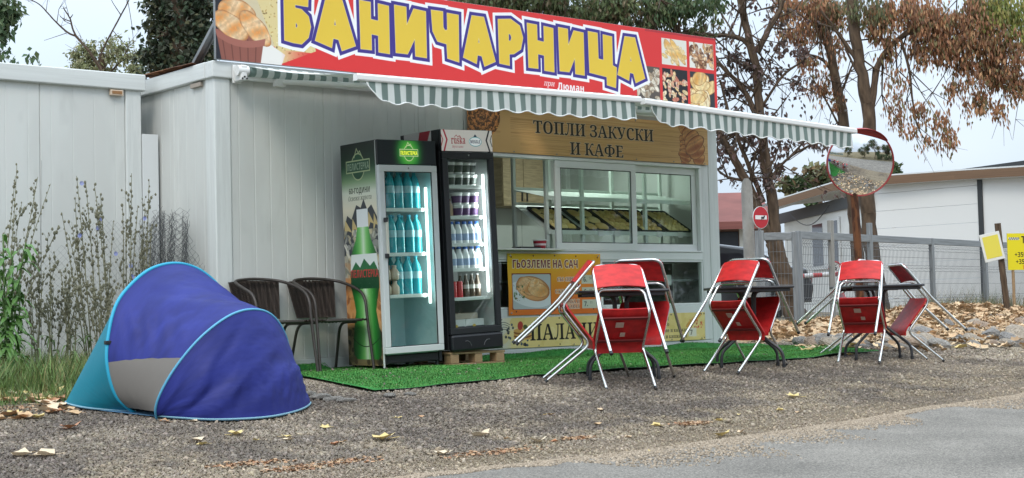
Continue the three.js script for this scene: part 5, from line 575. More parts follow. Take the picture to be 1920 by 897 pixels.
{ // convex traffic mirror on a rusty pole
  const c = atD(1614, 305, 19), y0 = gy(c.x, c.z), S = thing('traffic_mirror', 'round convex road mirror with red rim on a rusty pole', 'mirror', [c.x, c.y, c.z], 0), Q = new THREE.Quaternion().setFromUnitVectors(V(0, 0, 1), V(-0.6, -0.2, 0.78).normalize());
  const r = 0.425, Rc = 0.98, prof = []; for (let i = 0; i <= 18; i++) { const a = i / 18 * r; prof.push([a, Math.sqrt(Rc * Rc - a * a) - Math.sqrt(Rc * Rc - r * r)]); } const turn = new THREE.Matrix4().makeRotationX(Math.PI / 2), q4 = new THREE.Matrix4().makeRotationFromQuaternion(Q), put = (b) => { const g = b.build(); g.applyMatrix4(turn); g.applyMatrix4(q4); return g; };
  mesh('mirror_face', put(gb().lathe(prof.reverse(), 64)), mat([0.86, 0.87, 0.88], 0.03, { metalness: 1 }), S);
  mesh('rim', put(gb().lathe([[r + 0.004, -0.03], [r + 0.01, -0.01], [r + 0.008, 0.012], [r + 0.001, 0.014], [r - 0.004, 0.004], [r - 0.004, -0.03]], 64)), mat([0.3, 0.03, 0.03], 0.4), S); mesh('back_shell', put(gb().lathe([[0, -0.12], [0.2, -0.1], [r, -0.031], [r + 0.01, -0.03]], 40)), mat([0.4, 0.06, 0.04], 0.5), S);
  { const v = gb(); const fn = (s, q) => { const a = lerp(0.75, 2.05, s), w = Math.sin(s * Math.PI); return V(Math.cos(a) * (r + 0.016), Math.sin(a) * (r + 0.016), lerp(-0.02, 0.02 + 0.11 * w, q)); }; v.grid(fn, 30, 6, 0.006); const g = v.build(); g.applyMatrix4(q4); mesh('visor', g, mat([0.4, 0.03, 0.03], 0.4), S); }
  mesh('pole', gb().tube([V(0.07, y0 - c.y - 0.05, -0.12), V(0.035, -1.0, -0.12), V(0.0, 0.12, -0.14)], 0.05, 14), mat([0.42, 0.36, 0.32], 0.9, { map: T_rust }), S); const k = gb(); k.rbox(-0.06, 0.06, -0.06, 0.06, -0.2, -0.08, 0.01); mesh('clamp', k, M.zinc, S); mesh('wire_tie', gb().tube([V(0.02, -1.3, -0.12), V(0.07, -1.29, -0.12)], 0.056, 10), M.zinc, S);
}
{ // yellow boards on the fence
  const c = atD(1861, 462, 25.5), S = thing('yellow_notice', 'tilted yellow board with white border on a wooden stake', 'notice board', [c.x, c.y, c.z], -0.62); S.rotation.z = 0.2; S.rotation.order = 'YZX';
  mesh('board', gb().rbox(-0.18, 0.18, -0.25, 0.23, -0.012, 0, 0.004), mat([0.7, 0.7, 0.66], 0.6), S); mesh('yellow_face', gb().box(-0.14, 0.14, -0.2, 0.18, 0.001, 0.003), mat([0.72, 0.62, 0.08], 0.5), S);
  const p = atD(1880, 500, 25.6), g0 = gy(p.x, p.z); tag(mesh('wooden_stake', gb().tube([V(p.x + 0.12, g0 - 0.05, p.z), V(p.x, 0.95, p.z), V(p.x - 0.09, 1.75, p.z)], 0.055, 8), M.bark), 'dark leaning wooden stake carrying the tilted yellow board', 'stake');
  const t = atD(1925, 472, 27), W = 0.86, H = 0.66, T = canvasTex(512, 400, (x) => { x.fillStyle = '#e9d81e'; x.fillRect(0, 0, 512, 400); for (let i = 0; i < 12; i++) for (let j = 0; j < 2; j++) { x.fillStyle = (i + j) % 2 ? '#1a1a1a' : '#e8e8e0'; x.fillRect(20 + i * 12, 44 + j * 14, 12, 14); } x.fillStyle = '#1b1a12'; x.font = 'bold 110px sans-serif'; x.fillText('ТА', 190, 108); x.fillStyle = '#b5301c'; x.font = 'bold 72px sans-serif'; x.fillText('2', 240, 180); x.fillStyle = '#1b1a12'; x.font = 'bold 74px sans-serif'; x.fillText('+359 8', 92, 258); x.fillText('+359', 104, 336); x.fillStyle = '#c2451c'; x.font = 'italic bold 48px serif'; x.fillText('Так', 190, 388); });
  const B = thing('taxi_board', 'yellow board with black phone numbers hung on the fence', 'sign', [t.x, t.y, t.z], -0.3), f = gb(); f.quad(V(-W / 2, -H / 2, 0.007), V(W / 2, -H / 2, 0.007), V(W / 2, H / 2, 0.007), V(-W / 2, H / 2, 0.007)); mesh('printed_face', f, print(T), B); mesh('board', gb().box(-W / 2, W / 2, -H / 2, H / 2, -0.004, 0.0055), mat([0.5, 0.46, 0.1], 0.6), B); for (const x of [-0.3, 0.3]) mesh('leg', gb().rbox(x - 0.02, x + 0.02, gy(t.x, t.z) - t.y, 0.3, -0.045, -0.005, 0.004), M.wood, B);
}
{ // barrier arm with a round limit plate
  const a = atD(1440, 522, 29), b = atD(1640, 510, 29.5), B = thing('barrier_arm', 'white barrier arm with red bands and a round limit plate', 'barrier'); const P = t => a.clone().lerp(b, t);
  for (let i = 0; i < 12; i++) mesh(i % 2 ? 'red_band' : 'white_band', gb().rod(P(i / 12), P((i + 1) / 12), 0.045, 8), i % 2 ? mat([0.45, 0.04, 0.04], 0.5) : mat([0.7, 0.7, 0.7], 0.5), B);
  const c = atD(1566, 502, 28.8), n = EYE.clone().sub(c).setY(0).normalize(), q = new THREE.Quaternion().setFromUnitVectors(V(0, 0, 1), n), T = canvasTex(64, 64, (x) => { x.fillStyle = '#e8e8e6'; x.fillRect(0, 0, 64, 64); x.fillStyle = '#16181a'; x.font = 'bold 46px sans-serif'; x.textAlign = 'center'; x.fillText('5', 32, 49); });
  const g = new THREE.CircleGeometry(0.1, 28); const o = mesh('limit_plate', g, print(T), B); o.position.copy(c); o.quaternion.copy(q); const r = mesh('red_ring', new THREE.TorusGeometry(0.112, 0.016, 8, 28), mat([0.5, 0.03, 0.04], 0.5), o); for (const x of [0, 1]) { const e = P(x); mesh('support_post', gb().rod(V(e.x, gy(e.x, e.z) - 0.05, e.z), V(e.x, e.y + 0.06, e.z), 0.05, 8), M.zinc, B); }
}
{ // long white shed with dark trims
  const S = thing('white_shed', 'long white panel building with dark trims and brown roof edge behind the fence', 'building');
  const c = atD(1632, 372, 36), r = atD(1990, 330, 32.4), l = atD(1470, 392, 44), g = 0.1, Mw = mat([0.74, 0.74, 0.72], 0.6), Mk = mat([0.03, 0.033, 0.035], 0.5), Mb = mat([0.26, 0.17, 0.115], 0.8, { map: T_grain });
  const wall = (A, B, hA, hB, n0, nm) => { const d = B.clone().sub(A).setY(0), L = d.length(); d.normalize(); const nrm = V(-d.z, 0, d.x).multiplyScalar(nm); return { P: (t, y, o = 0) => V(A.x + d.x * L * t + nrm.x * o, y, A.z + d.z * L * t + nrm.z * o), L, h: t => lerp(hA, hB, t) }; };
  const wr = wall(c, r, 3.32, 3.5, 0, 1), wl = wall(l, c, 2.9, 3.0, 0, 1);
  const slab = (n, w, t0, t1, y0, y1, o0, o1, m, par = S) => { const b = gb(), ya = typeof y1 === 'function' ? y1(t0) : y1, yb = typeof y1 === 'function' ? y1(t1) : y1, A = [w.P(t0, y0, o1), w.P(t1, y0, o1), w.P(t1, yb, o1), w.P(t0, ya, o1)], Bk = [w.P(t0, y0, o0), w.P(t1, y0, o0), w.P(t1, yb, o0), w.P(t0, ya, o0)]; b.quad(...A, [[0, 0], [w.L * (t1 - t0), 0], [w.L * (t1 - t0), 3], [0, 3]]); b.quad(Bk[1], Bk[0], Bk[3], Bk[2]); for (let i = 0; i < 4; i++) b.quad(A[(i + 1) % 4], A[i], Bk[i], Bk[(i + 1) % 4]); return mesh(n, b, m, par); };
  // which side faces the camera
  const sgn = (w) => { const m = w.P(0.5, 1), n = w.P(0.5, 1, 1).sub(m); return n.dot(EYE.clone().sub(m)) > 0 ? 1 : -1; }, sr = sgn(wr), sl = sgn(wl);
  for (let y = 0; y < 3.3; y += 0.42) slab('wall_board', wr, 0.0, 0.6, g + y, Math.min(g + y + 0.412, 3.3), -0.08 * sr, 0.004 * sr * (1 + (y * 7 % 2) * 0.3), Mw); slab('wall_panel', wr, 0.602, 1, g, wr.h, -0.08 * sr, 0, Mw);
  slab('wall_panel', wl, 0, 1, g, 2.9, -0.08 * sl, 0, mat([0.7, 0.7, 0.68], 0.7, { map: rep(T_dirt, 0.3, 0.3) }));
  for (const [t, w] of [[0.0, 0.02], [0.59, 0.035], [0.84, 0.02]]) slab('dark_trim', wr, t, t + w * 0.7, g, wr.h, 0.006 * sr, 0.03 * sr, Mk); slab('dark_beam', wr, 0.0, 1.02, 3.26, t => wr.h(t) + 0.02, 0.007 * sr, 0.05 * sr, Mk); slab('dark_beam', wl, -0.05, 1.02, 2.82, 3.12, 0.007 * sl, 0.06 * sl, Mk);
  // window with two dark panes
  { const tw = (u) => { const a = l.clone(), b = c.clone(); let lo = 0, hi = 1; for (let i = 0; i < 30; i++) { const m = (lo + hi) / 2, q = wl.P(m, 2).sub(EYE), uu = 960 + FPX * q.dot(AXR) / q.dot(AXF); if (uu < u) lo = m; else hi = m; } return lo; }; const W = slab('window', wl, tw(1524), tw(1578), 1.35, 2.66, 0.01 * sl, 0.05 * sl, mat([0.66, 0.67, 0.66], 0.5)); for (const [a, b] of [[1528, 1547], [1557, 1575]]) slab('pane', wl, tw(a), tw(b), 1.45, 2.58, 0.051 * sl, 0.056 * sl, phys([0.05, 0.05, 0.06], 0.08), W); }
  // roof: brown edge board and pale sheet, overhanging
  { const e = [atD(1455, 376, 41), atD(1560, 344, 38), atD(1650, 331, 35.5), atD(1790, 321, 34.1), atD(1990, 309, 32.1)], ed = gb(), wh = gb(), sh = gb(); for (let i = 0; i < 4; i++) { const A = e[i], B = e[i + 1], dn = V(0, -0.2, 0), up = V(0, 0.035, 0), bk = V(2.6, -0.05, -3.4); ed.quad(A.clone().add(dn), B.clone().add(dn), B, A); wh.quad(A.clone().add(V(0, 0.002, 0)), B.clone().add(V(0, 0.002, 0)), B.clone().add(up), A.clone().add(up)); sh.quad(A.clone().add(up), B.clone().add(up), B.clone().add(bk), A.clone().add(bk)); sh.quad(A.clone().add(dn), A.clone().add(bk).add(dn), B.clone().add(bk).add(dn), B.clone().add(dn)); } mesh('edge_board', ed, Mb, S); mesh('roof_edge', wh, mat([0.7, 0.72, 0.72], 0.5), S); mesh('roof', sh, mat([0.6, 0.62, 0.62], 0.6), S); }
  { const a = atD(1480, 400, 40.5), b = atD(1555, 385, 38.5), p = []; for (let i = 0; i <= 14; i++) { const t = i / 14, q = a.clone().lerp(b, t); q.y -= 0.42 * Math.sin(t * 3.14); p.push(q); } mesh('cable', gb().tube(p, 0.012, 5), M.black, S); }
}
{ // red roofed house far behind the gate
  const d = 50, S = thing('red_roof_house', 'low house with red roof and dark doorway far behind the gate', 'house'), A = atD(1240, 500, d), B = atD(1428, 500, d), dir = B.clone().sub(A).setY(0), L = dir.length(); dir.normalize(); const n = V(dir.z, 0, -dir.x), P = (t, y, o) => V(A.x + dir.x * t + n.x * o, y, A.z + dir.z * t + n.z * o), bx = (nm, t0, t1, y0, y1, o0, o1, m, par = S) => { const b = gb(), c = [[t0, o1], [t1, o1], [t1, o0], [t0, o0]]; for (let i = 0; i < 4; i++) { const [a0, b0] = c[i], [a1, b1] = c[(i + 1) % 4]; b.quad(P(a0, y0, b0), P(a1, y0, b1), P(a1, y1, b1), P(a0, y1, b0)); } b.quad(P(t0, y1, o1), P(t1, y1, o1), P(t1, y1, o0), P(t0, y1, o0)); return mesh(nm, b, m, par); };
  const s = n.dot(EYE.clone().sub(A)) > 0 ? 1 : -1; bx('wall', 0, L, 0, 3.2, -5 * s, 0, mat([0.3, 0.2, 0.16], 0.9, { map: T_blot })); const dr = bx('door', L - 1.7, L - 0.75, 0.1, 2.9, 0.01 * s, 0.05 * s, mat([0.03, 0.035, 0.045], 0.2)); for (const t of [L - 0.72, L - 0.4, L - 1.82]) bx('white_post', t, t + 0.14, 0.1, 3.0, 0.02 * s, 0.12 * s, mat([0.62, 0.62, 0.56], 0.6));
  { const b = gb(), o = 0.8 * s; b.quad(P(-0.5, 3.2, o), P(L + 0.4, 3.2, o), P(L + 0.4, 4.4, -2.5 * s), P(-0.5, 4.4, -2.5 * s)); b.quad(P(-0.5, 2.95, o), P(L + 0.4, 2.95, o), P(L + 0.4, 3.2, o + 0.01 * s), P(-0.5, 3.2, o + 0.01 * s)); b.quad(P(-0.5, 4.4, -2.5 * s), P(L + 0.4, 4.4, -2.5 * s), P(L + 0.4, 3.2, -5.4 * s), P(-0.5, 3.2, -5.4 * s)); mesh('roof', b, mat([0.26, 0.09, 0.075], 0.8, { map: T_blot }), S); }
}
{ // dark car parked behind the kiosk, only its tail shows
  const c = atD(1318, 560, 30), y = gy(c.x, c.z), C = thing('parked_car', 'dark grey car parked behind the kiosk end', 'car', [c.x, y, c.z], -0.69), Mc = phys([0.03, 0.033, 0.038], 0.25, { clearcoat: 1, clearcoatRoughness: 0.1 }), prof = [[-2, 0.35], [-2.05, 0.7], [-1.2, 0.85], [-0.55, 1.32], [0.2, 1.42], [0.75, 1.34], [1.45, 0.98], [1.9, 0.9], [2.02, 0.6], [1.98, 0.35]], sh = new THREE.Shape(); prof.forEach(([a, b], i) => sh[i ? 'lineTo' : 'moveTo'](a, b)); sh.closePath();
  const eg = new THREE.ExtrudeGeometry(sh, { depth: 1.5, bevelEnabled: true, bevelSize: 0.06, bevelThickness: 0.08, bevelSegments: 3 }); eg.translate(0, 0, -0.75); mesh('body', gb().geo(eg), Mc, C);
  mesh('rear_window', gb().quad(V(0.86, 1.32, 0.68), V(1.4, 1.05, 0.72), V(1.4, 1.05, -0.72), V(0.86, 1.32, -0.68)), phys([0.02, 0.02, 0.025], 0.05), C).position.set(0.04, 0.045, 0); mesh('side_window', gb().quad(V(-0.5, 0.95, 0.835), V(1.0, 0.98, 0.835), V(0.65, 1.28, 0.835), V(-0.3, 1.3, 0.835)), phys([0.02, 0.02, 0.025], 0.05), C);
  for (const x of [-1.3, 1.3]) for (const z of [-0.72, 0.72]) { const w = mesh('wheel', gb().tube([V(x, 0.31, z - 0.1), V(x, 0.31, z + 0.1)], 0.31, 20), mat([0.02, 0.02, 0.02], 0.8), C); mesh('rim', gb().tube([V(x, 0.31, z - 0.105), V(x, 0.31, z + 0.105)], 0.19, 14), M.zinc, w); } for (const z of [-0.6, 0.6]) mesh('tail_light', gb().rbox(2.0, 2.07, 0.66, 0.82, z - 0.12, z + 0.12, 0.02), mat([0.3, 0.02, 0.02], 0.3), C);
}
// rubble and fallen leaves
const leafGeos = [0, 1, 2, 3].map(k => { const R = rng(500 + k), pts = [], n = 11; for (let i = 0; i < n; i++) { const a = i / n * Math.PI * 2; pts.push([Math.cos(a) * (0.36 + 0.16 * (i % 2) + 0.1 * R()), Math.sin(a) * (0.42 + 0.18 * (i % 2) + 0.08 * R())]); } const cu = 0.25 + 0.5 * R(), f = (x, z) => V(x, 0.06 + cu * x * x + (0.2 * R() - 0.05) + 0.3 * z * z * (k % 2), z), b = gb(), c = V(0, 0.02, 0), P = pts.map(p => f(...p)); for (let i = 0; i < n; i++) b.tri(c, P[(i + 1) % n], P[i]); b.rod(V(0, 0.03, -0.3), V(0.08, 0.1, -0.95), 0.018, 4); return b.build(); });
const leafMats = [[0.68, 0.5, 0.32], [0.6, 0.4, 0.22], [0.7, 0.54, 0.22], [0.5, 0.28, 0.14], [0.74, 0.6, 0.42], [0.45, 0.2, 0.09]].map(c => phys(c, 0.75, { transmission: 0.15, thickness: 0 }));
{
  const R = rng(511), leaf = (u, v, sz, m, label, group) => { const q = onG(u, v), o = mesh('fallen_leaf', leafGeos[Math.floor(R() * 4)], leafMats[m]); o.position.set(q.x, q.y + 0.004 + sz * 0.03, q.z); o.rotation.set(0.3 * (R() - 0.5), R() * 6.28, 0.3 * (R() - 0.5)); o.scale.setScalar(sz); tag(o, label, 'leaf', group); };
  for (const [u, v, s, m, l] of [[718, 827, 0.12, 2, 'curled yellow leaf on the gravel, largest before the fridges'], [903, 820, 0.1, 4, 'pale flat leaf on gravel in line with the black fridge'], [1010, 832, 0.1, 4, 'pale folded leaf on tan dirt beside a rusty patch'], [365, 829, 0.09, 4, 'small pale leaf on the gravel in front of the tent'], [440, 818, 0.1, 2, 'small yellow leaf on the gravel before the tent end panel'], [1488, 747, 0.1, 2, 'yellow leaf lying alone between road and last two tables'], [1355, 820, 0.1, 2, 'yellowish leaf on the tan road edge'], [830, 855, 0.09, 4, 'thin pale leaf near the road edge'], [540, 828, 0.06, 4, 'tiny pale leaf scrap on gravel beyond the tent corner']]) leaf(u, v, s, m, l);
  leaf(42, 858, 0.11, 4, 'pale leaf of a pair on grey gravel before the weeds'); leaf(84, 858, 0.1, 4, 'second pale leaf of a pair on grey gravel before the weeds');
  for (let i = 0; i < 46; i++) leaf(-5 + 150 * R(), 715 + 100 * R() * R() + 10, 0.07 + 0.07 * R(), Math.floor(R() * 6), 'dry fallen leaf in the grass beside the tent', 'leaves beside the tent');
  for (let i = 0; i < 26; i++) leaf(300 + 1300 * R(), 770 + 90 * R(), 0.03 + 0.03 * R(), Math.floor(R() * 6), 'small leaf scrap scattered on the gravel strip by the road', 'leaf scraps by the road');
  const spots = [[650, 868, 0.3, 0.12], [930, 850, 0.45, 0.1], [1085, 824, 0.16, 0.07], [1300, 796, 0.2, 0.1], [20, 770, 0.35, 0.3], [470, 872, 0.3, 0.1], [560, 880, 0.25, 0.1]].map(([u, v, a, b]) => [onG(u, v), a, b]);
  scatter('leaf_crumbs', 'crushed rust brown leaf crumbs trodden into the gravel', leafGeos[2], mat([1, 1, 1], 0.9), 1700, (o, c, R) => { const [p, a, b] = spots[Math.floor(R() * spots.length)], t = R() * 6.28, r = Math.sqrt(R()) * (0.4 + 0.6 * R()), x = p.x + a * r * Math.cos(t), z = p.z + b * r * Math.sin(t); o.position.set(x, gy(x, z) + 0.006, z); o.rotation.set(0.8 * (R() - 0.5), R() * 6.28, 0.8 * (R() - 0.5)); o.scale.setScalar(0.008 + 0.022 * R() * R()); const k = 0.7 + 0.6 * R(), q = R(); c.setRGB(lerp(0.36, 0.5, q) * k, lerp(0.19, 0.36, q) * k, lerp(0.11, 0.22, q) * k); }, 525);
  const heap = () => { const u = 1500 + 440 * R(), lo = 590 + 50 * smooth(1760, 1500, u); return [u, lo + (650 - lo) * Math.pow(R(), 1.3) + 20 * R() * R()]; };
  for (let i = 0; i < 190; i++) leaf(...heap(), 0.08 + 0.07 * R(), [0, 0, 1, 4, 4, 2, 3][Math.floor(R() * 7)], 'dry tan leaf in the litter over the rubble before the fence', 'leaf litter by the fence');
  const M_l = mat([1, 1, 1], 0.8); scatter('leaf_litter', 'dry tan leaves heaped over the rubble by the fence', leafGeos[1], M_l, 6500, (o, c, R) => { const g = R() < 0.8; let x, z; if (g) { x = 9 + 9 * R(); z = -3.9 - 0.2 * (x - 12.1) + (0.25 + 3.6 * Math.pow(R(), 1.6)); } else { x = 7 + 8 * R(); z = -3 + 5 * R(); } o.position.set(x, gy(x, z) + 0.03 + 0.16 * R() * smooth(2.5, 0.3, z + 3.9 + 0.2 * (x - 12.1)), z); o.rotation.set(1.2 * (R() - 0.5), R() * 6.28, 1.2 * (R() - 0.5)); o.scale.setScalar(0.055 + 0.065 * R()); const k = 0.6 + 0.5 * R(), t = R(); c.setRGB(lerp(0.72, 0.46, t) * k, lerp(0.55, 0.28, t) * k, lerp(0.35, 0.15, t) * k); }, 520);
  const rocks = [1, 2, 3, 4, 5].map(k => { const g = new THREE.IcosahedronGeometry(1, 1), p = g.attributes.position; for (let i = 0; i < p.count; i++) { const x = p.getX(i), y = p.getY(i), z = p.getZ(i), s = 0.72 + 0.55 * fbm(x * 1.7 + k * 9, y * 1.7 + z * 1.3 + k, 3, 530 + k); p.setXYZ(i, x * s, y * s * 0.62, z * s); } g.computeVertexNormals(); return g; }), rm = [[0.42, 0.39, 0.35], [0.34, 0.32, 0.3], [0.52, 0.44, 0.35], [0.46, 0.34, 0.25]].map(c => mat(c, 0.92, { map: rep(T_blot, 2, 2), bumpMap: T_fine, bumpScale: 0.03 }));
  for (let i = 0; i < 190; i++) { const [u, v] = heap(), q = onG(u, Math.min(v, 652)), s = 0.045 + 0.11 * R() * R(); const o = mesh('rubble_stone', rocks[Math.floor(R() * 5)], rm[Math.floor(R() * 4)]); o.position.set(q.x, q.y + s * 0.25, q.z); o.rotation.set(R() * 0.6, R() * 6.3, R() * 0.6); o.scale.set(s * (0.9 + 0.7 * R()), s, s * (0.9 + 0.5 * R())); tag(o, 'rough grey stone in the rubble strip before the mesh fence', 'stone', 'rubble stones before the fence'); }
  for (const [u, v, s] of [[578, 742, 0.05], [600, 748, 0.06], [625, 752, 0.05], [650, 754, 0.045], [730, 745, 0.05], [770, 742, 0.04]]) { const q = onG(u, v), o = mesh('kerb_lump', rocks[Math.floor(R() * 5)], rm[0]); o.position.set(q.x, q.y + s * 0.2, q.z); o.rotation.y = R() * 6; o.scale.set(s * 1.6, s * 0.7, s); tag(o, 'broken concrete lump at the front edge of the turf mat', 'concrete lump', 'concrete lumps by the turf mat'); }
}
// ---------------------------------------------------------------- trees
class Leaves { // a crown: many small folded leaves with their own tone
  constructor() { this.p = []; this.n = []; this.c = []; }
  add(q, dir, nrm, L, W, col) { const s = dir.clone().cross(nrm).normalize().multiplyScalar(W), t = q.clone().addScaledVector(dir, L), m = q.clone().addScaledVector(dir, L * 0.45), a = m.clone().add(s).addScaledVector(nrm, W * 0.35), b = m.clone().sub(s).addScaledVector(nrm, W * 0.35); for (const [x, y, z] of [[q, a, t], [q, t, b]]) { const k = y.clone().sub(x).cross(z.clone().sub(x)).normalize(); for (const w of [x, y, z]) { this.p.push(w.x, w.y, w.z); this.n.push(k.x, k.y, k.z); this.c.push(...col); } } }
  cloud(R, c, r, n, o) { const d = V(0, 0, 0), m = V(0, 0, 0); for (let i = 0; i < n; i++) { let x, y, z, l; do { x = R() * 2 - 1; y = R() * 2 - 1; z = R() * 2 - 1; l = x * x + y * y + z * z; } while (l > 1); const q = V(c.x + x * r[0], c.y + y * r[1], c.z + z * r[2]); d.set(R() - 0.5, (R() - 0.5) - (o.droop || 0), R() - 0.5).normalize(); m.set(R() - 0.5, R() - 0.5 + 0.3, R() - 0.5).normalize(); const t = R(), k = 0.65 + 0.7 * R(), A = o.cols[Math.floor(t * o.cols.length)]; this.add(q, d, m, o.L * (0.6 + 0.8 * R()), o.W * (0.6 + 0.8 * R()), [A[0] * k, A[1] * k, A[2] * k]); } }
  build() { const g = new THREE.BufferGeometry(); g.setAttribute('position', new THREE.Float32BufferAttribute(this.p, 3)); g.setAttribute('normal', new THREE.Float32BufferAttribute(this.n, 3)); g.setAttribute('color', new THREE.Float32BufferAttribute(this.c, 3)); return g; }
}
const M_leaf = phys([1, 1, 1], 0.75, { vertexColors: true, transmission: 0.3, thickness: 0 });
function pathPts(list, d, R, wob = 0.06) { const P = list.map(([u, v, dd]) => atD(u, v, d + (dd || 0))), c = new THREE.CatmullRomCurve3(P, false, 'centripetal'), n = Math.max(6, list.length * 4), o = []; for (let i = 0; i <= n; i++) { const q = c.getPointAt(i / n); if (i && i < n) q.add(V(R() - 0.5, R() - 0.5, R() - 0.5).multiplyScalar(wob)); o.push(q); } return o; }
function tree(name, label, d, seed, limbs, crowns, o) { // limbs: [pixel path, r0, r1]; the first is the trunk, which goes on to the ground
  const R = rng(seed), T = thing(name, label, 'tree', [0, 0, 0], 0, o.group), tips = []; let first = true;
  for (const [path, r0, r1, tw] of limbs) {
    const pts = pathPts(path, d, R, r0 * 0.25); if (first) { const q = pts[0]; pts.unshift(V(q.x, gy(q.x, q.z) - 0.1, q.z)); } const n = pts.length, rad = pts.map((_, i) => lerp(r0, r1, i / (n - 1)) * (first && i === 0 ? 1.3 : 1) * (0.92 + 0.16 * R()));
    const m = mesh(first ? 'trunk' : 'limb', gb().tube(pts, rad, r0 > 0.08 ? 12 : 7), M.bark, T); first = false;
    if (tw) { const b = gb(); for (let k = 0; k < tw; k++) { const i = Math.floor((0.25 + 0.75 * R()) * (n - 1)), q = pts[i], dir = V(R() - 0.5, (R() - 0.3) - (o.hang || 0), R() - 0.5).normalize(), L = (o.twig || 1) * (0.4 + 0.9 * R()), e = q.clone().addScaledVector(dir, L), mid = q.clone().lerp(e, 0.5).add(V(R() - 0.5, R() - 0.5, R() - 0.5).multiplyScalar(L * 0.25)); const r = Math.min(rad[i] * 0.5, 0.02); b.tube([q, mid, e], [r, r * 0.7, r * 0.35], 5); tips.push(e, mid); for (let j = 0; j < 2; j++) { const e2 = mid.clone().add(V(R() - 0.5, R() - 0.4 - (o.hang || 0), R() - 0.5).multiplyScalar(L * 0.9)); b.tube([mid, e2], [r * 0.6, r * 0.3], 4); tips.push(e2); } } stuff(mesh('twigs', b, M.bark, T)); }
  }
  const C = new Leaves(); for (const [u, v, ru, rv, n, cols, dd] of crowns) { const c = atD(u, v, d + (dd || 0)), k = px(d); // clumps inside each clump of the crown
    const sub = Math.max(3, Math.round(n / (o.per || 60))); for (let i = 0; i < sub; i++) { const x = (R() * 2 - 1), y = (R() * 2 - 1), q = c.clone().addScaledVector(AXR, x * ru * k * 0.75).addScaledVector(AXD, y * rv * k * 0.75).addScaledVector(AXF, (R() * 2 - 1) * ru * k * 0.6), s = (o.clump || 0.3) * (0.5 + 0.9 * R()); C.cloud(R, q, [s, s * (o.tall || 0.8), s], Math.round(n * (o.thin || 1) / sub), { ...o, cols: cols || o.cols }); } }
  if (o.tipLeaves) for (const t of tips) if (R() < 0.8) C.cloud(R, t, [0.16, 0.16, 0.16], Math.round(o.tipLeaves * (0.4 + R())), o);
  mesh('crown', C.build(), M_leaf, T); return T;
}
const BR = [[0.42, 0.2, 0.095], [0.36, 0.165, 0.085], [0.46, 0.26, 0.125], [0.26, 0.13, 0.075], [0.2, 0.17, 0.07]], OL = [[0.13, 0.14, 0.05], [0.1, 0.12, 0.045], [0.16, 0.14, 0.06], [0.2, 0.13, 0.06]], GR = [[0.07, 0.12, 0.04], [0.05, 0.1, 0.035], [0.1, 0.13, 0.045]], YG = [[0.25, 0.27, 0.05], [0.17, 0.22, 0.05], [0.3, 0.26, 0.07]], PU = [[0.1, 0.055, 0.05], [0.14, 0.08, 0.06], [0.08, 0.06, 0.05]];
tree('sparse_tree', 'nearly bare forked tree with dark shrivelled leaves behind the gate', 26, 601, [
  [[[1492, 600], [1478, 540], [1462, 490], [1452, 455]], 0.19, 0.15], [[[1456, 470], [1432, 420], [1402, 345], [1370, 285], [1340, 235], [1310, 190], [1270, 150]], 0.1, 0.04, 16], [[[1455, 460], [1448, 380], [1436, 310], [1424, 200], [1418, 130], [1402, 60], [1388, 0], [1376, -70]], 0.105, 0.055, 14],
  [[[1420, 98], [1442, 55], [1462, 20], [1480, -30]], 0.06, 0.03, 6], [[[1412, 96], [1392, 74], [1362, 66], [1320, 68], [1280, 60]], 0.05, 0.025, 7], [[[1440, 340], [1475, 300], [1520, 272], [1570, 250]], 0.03, 0.012, 9], [[[1430, 250], [1395, 170], [1350, 120], [1320, 80]], 0.06, 0.025, 8], [[[1432, 380], [1400, 300], [1372, 230], [1350, 150]], 0.05, 0.02, 8], [[[1424, 210], [1470, 140], [1510, 110], [1530, 70]], 0.03, 0.012, 6], [[[1400, 340], [1360, 330], [1330, 300]], 0.03, 0.012, 6]],
  [[1400, 200, 80, 90, 260, PU], [1380, 130, 50, 60, 200, PU], [1450, 300, 60, 60, 260, PU], [1330, 250, 50, 60, 200, PU], [1480, 110, 40, 60, 200, PU], [1500, 260, 60, 40, 220, PU]], { L: 0.1, W: 0.028, droop: 0.5, clump: 0.2, twig: 1.1, tipLeaves: 5, cols: PU });
tree('brown_leaf_tree', 'tall slim tree with hanging rust brown leaves beside the mirror pole', 28.5, 611, [
  [[[1618, 560], [1604, 430], [1590, 300], [1582, 225], [1568, 150], [1552, 70], [1542, 0], [1536, -70]], 0.13, 0.065], [[[1566, 140], [1540, 110], [1510, 100], [1490, 70]], 0.04, 0.015, 6], [[[1555, 85], [1530, 40], [1510, 10]], 0.05, 0.02, 6], [[[1575, 180], [1600, 120], [1615, 90]], 0.03, 0.012, 4], [[[1586, 260], [1550, 190], [1520, 140]], 0.025, 0.012, 5]],
  [[1505, 15, 55, 22, 1300], [1470, 12, 22, 18, 400], [1545, 30, 45, 30, 1000], [1490, 64, 30, 14, 420], [1515, 60, 30, 16, 420], [1550, 70, 16, 22, 260], [1514, 118, 20, 12, 300], [1545, 150, 9, 26, 220, BR], [1570, 95, 12, 20, 220], [1565, 25, 30, 30, 600, OL], [1570, 190, 9, 20, 150], [1530, 175, 12, 25, 140]], { L: 0.105, W: 0.018, droop: 1.5, thin: 0.85, clump: 0.2, tall: 1.1, twig: 0.8, cols: BR, hang: 0.4, group: 'brown leaved trees by the fence' });
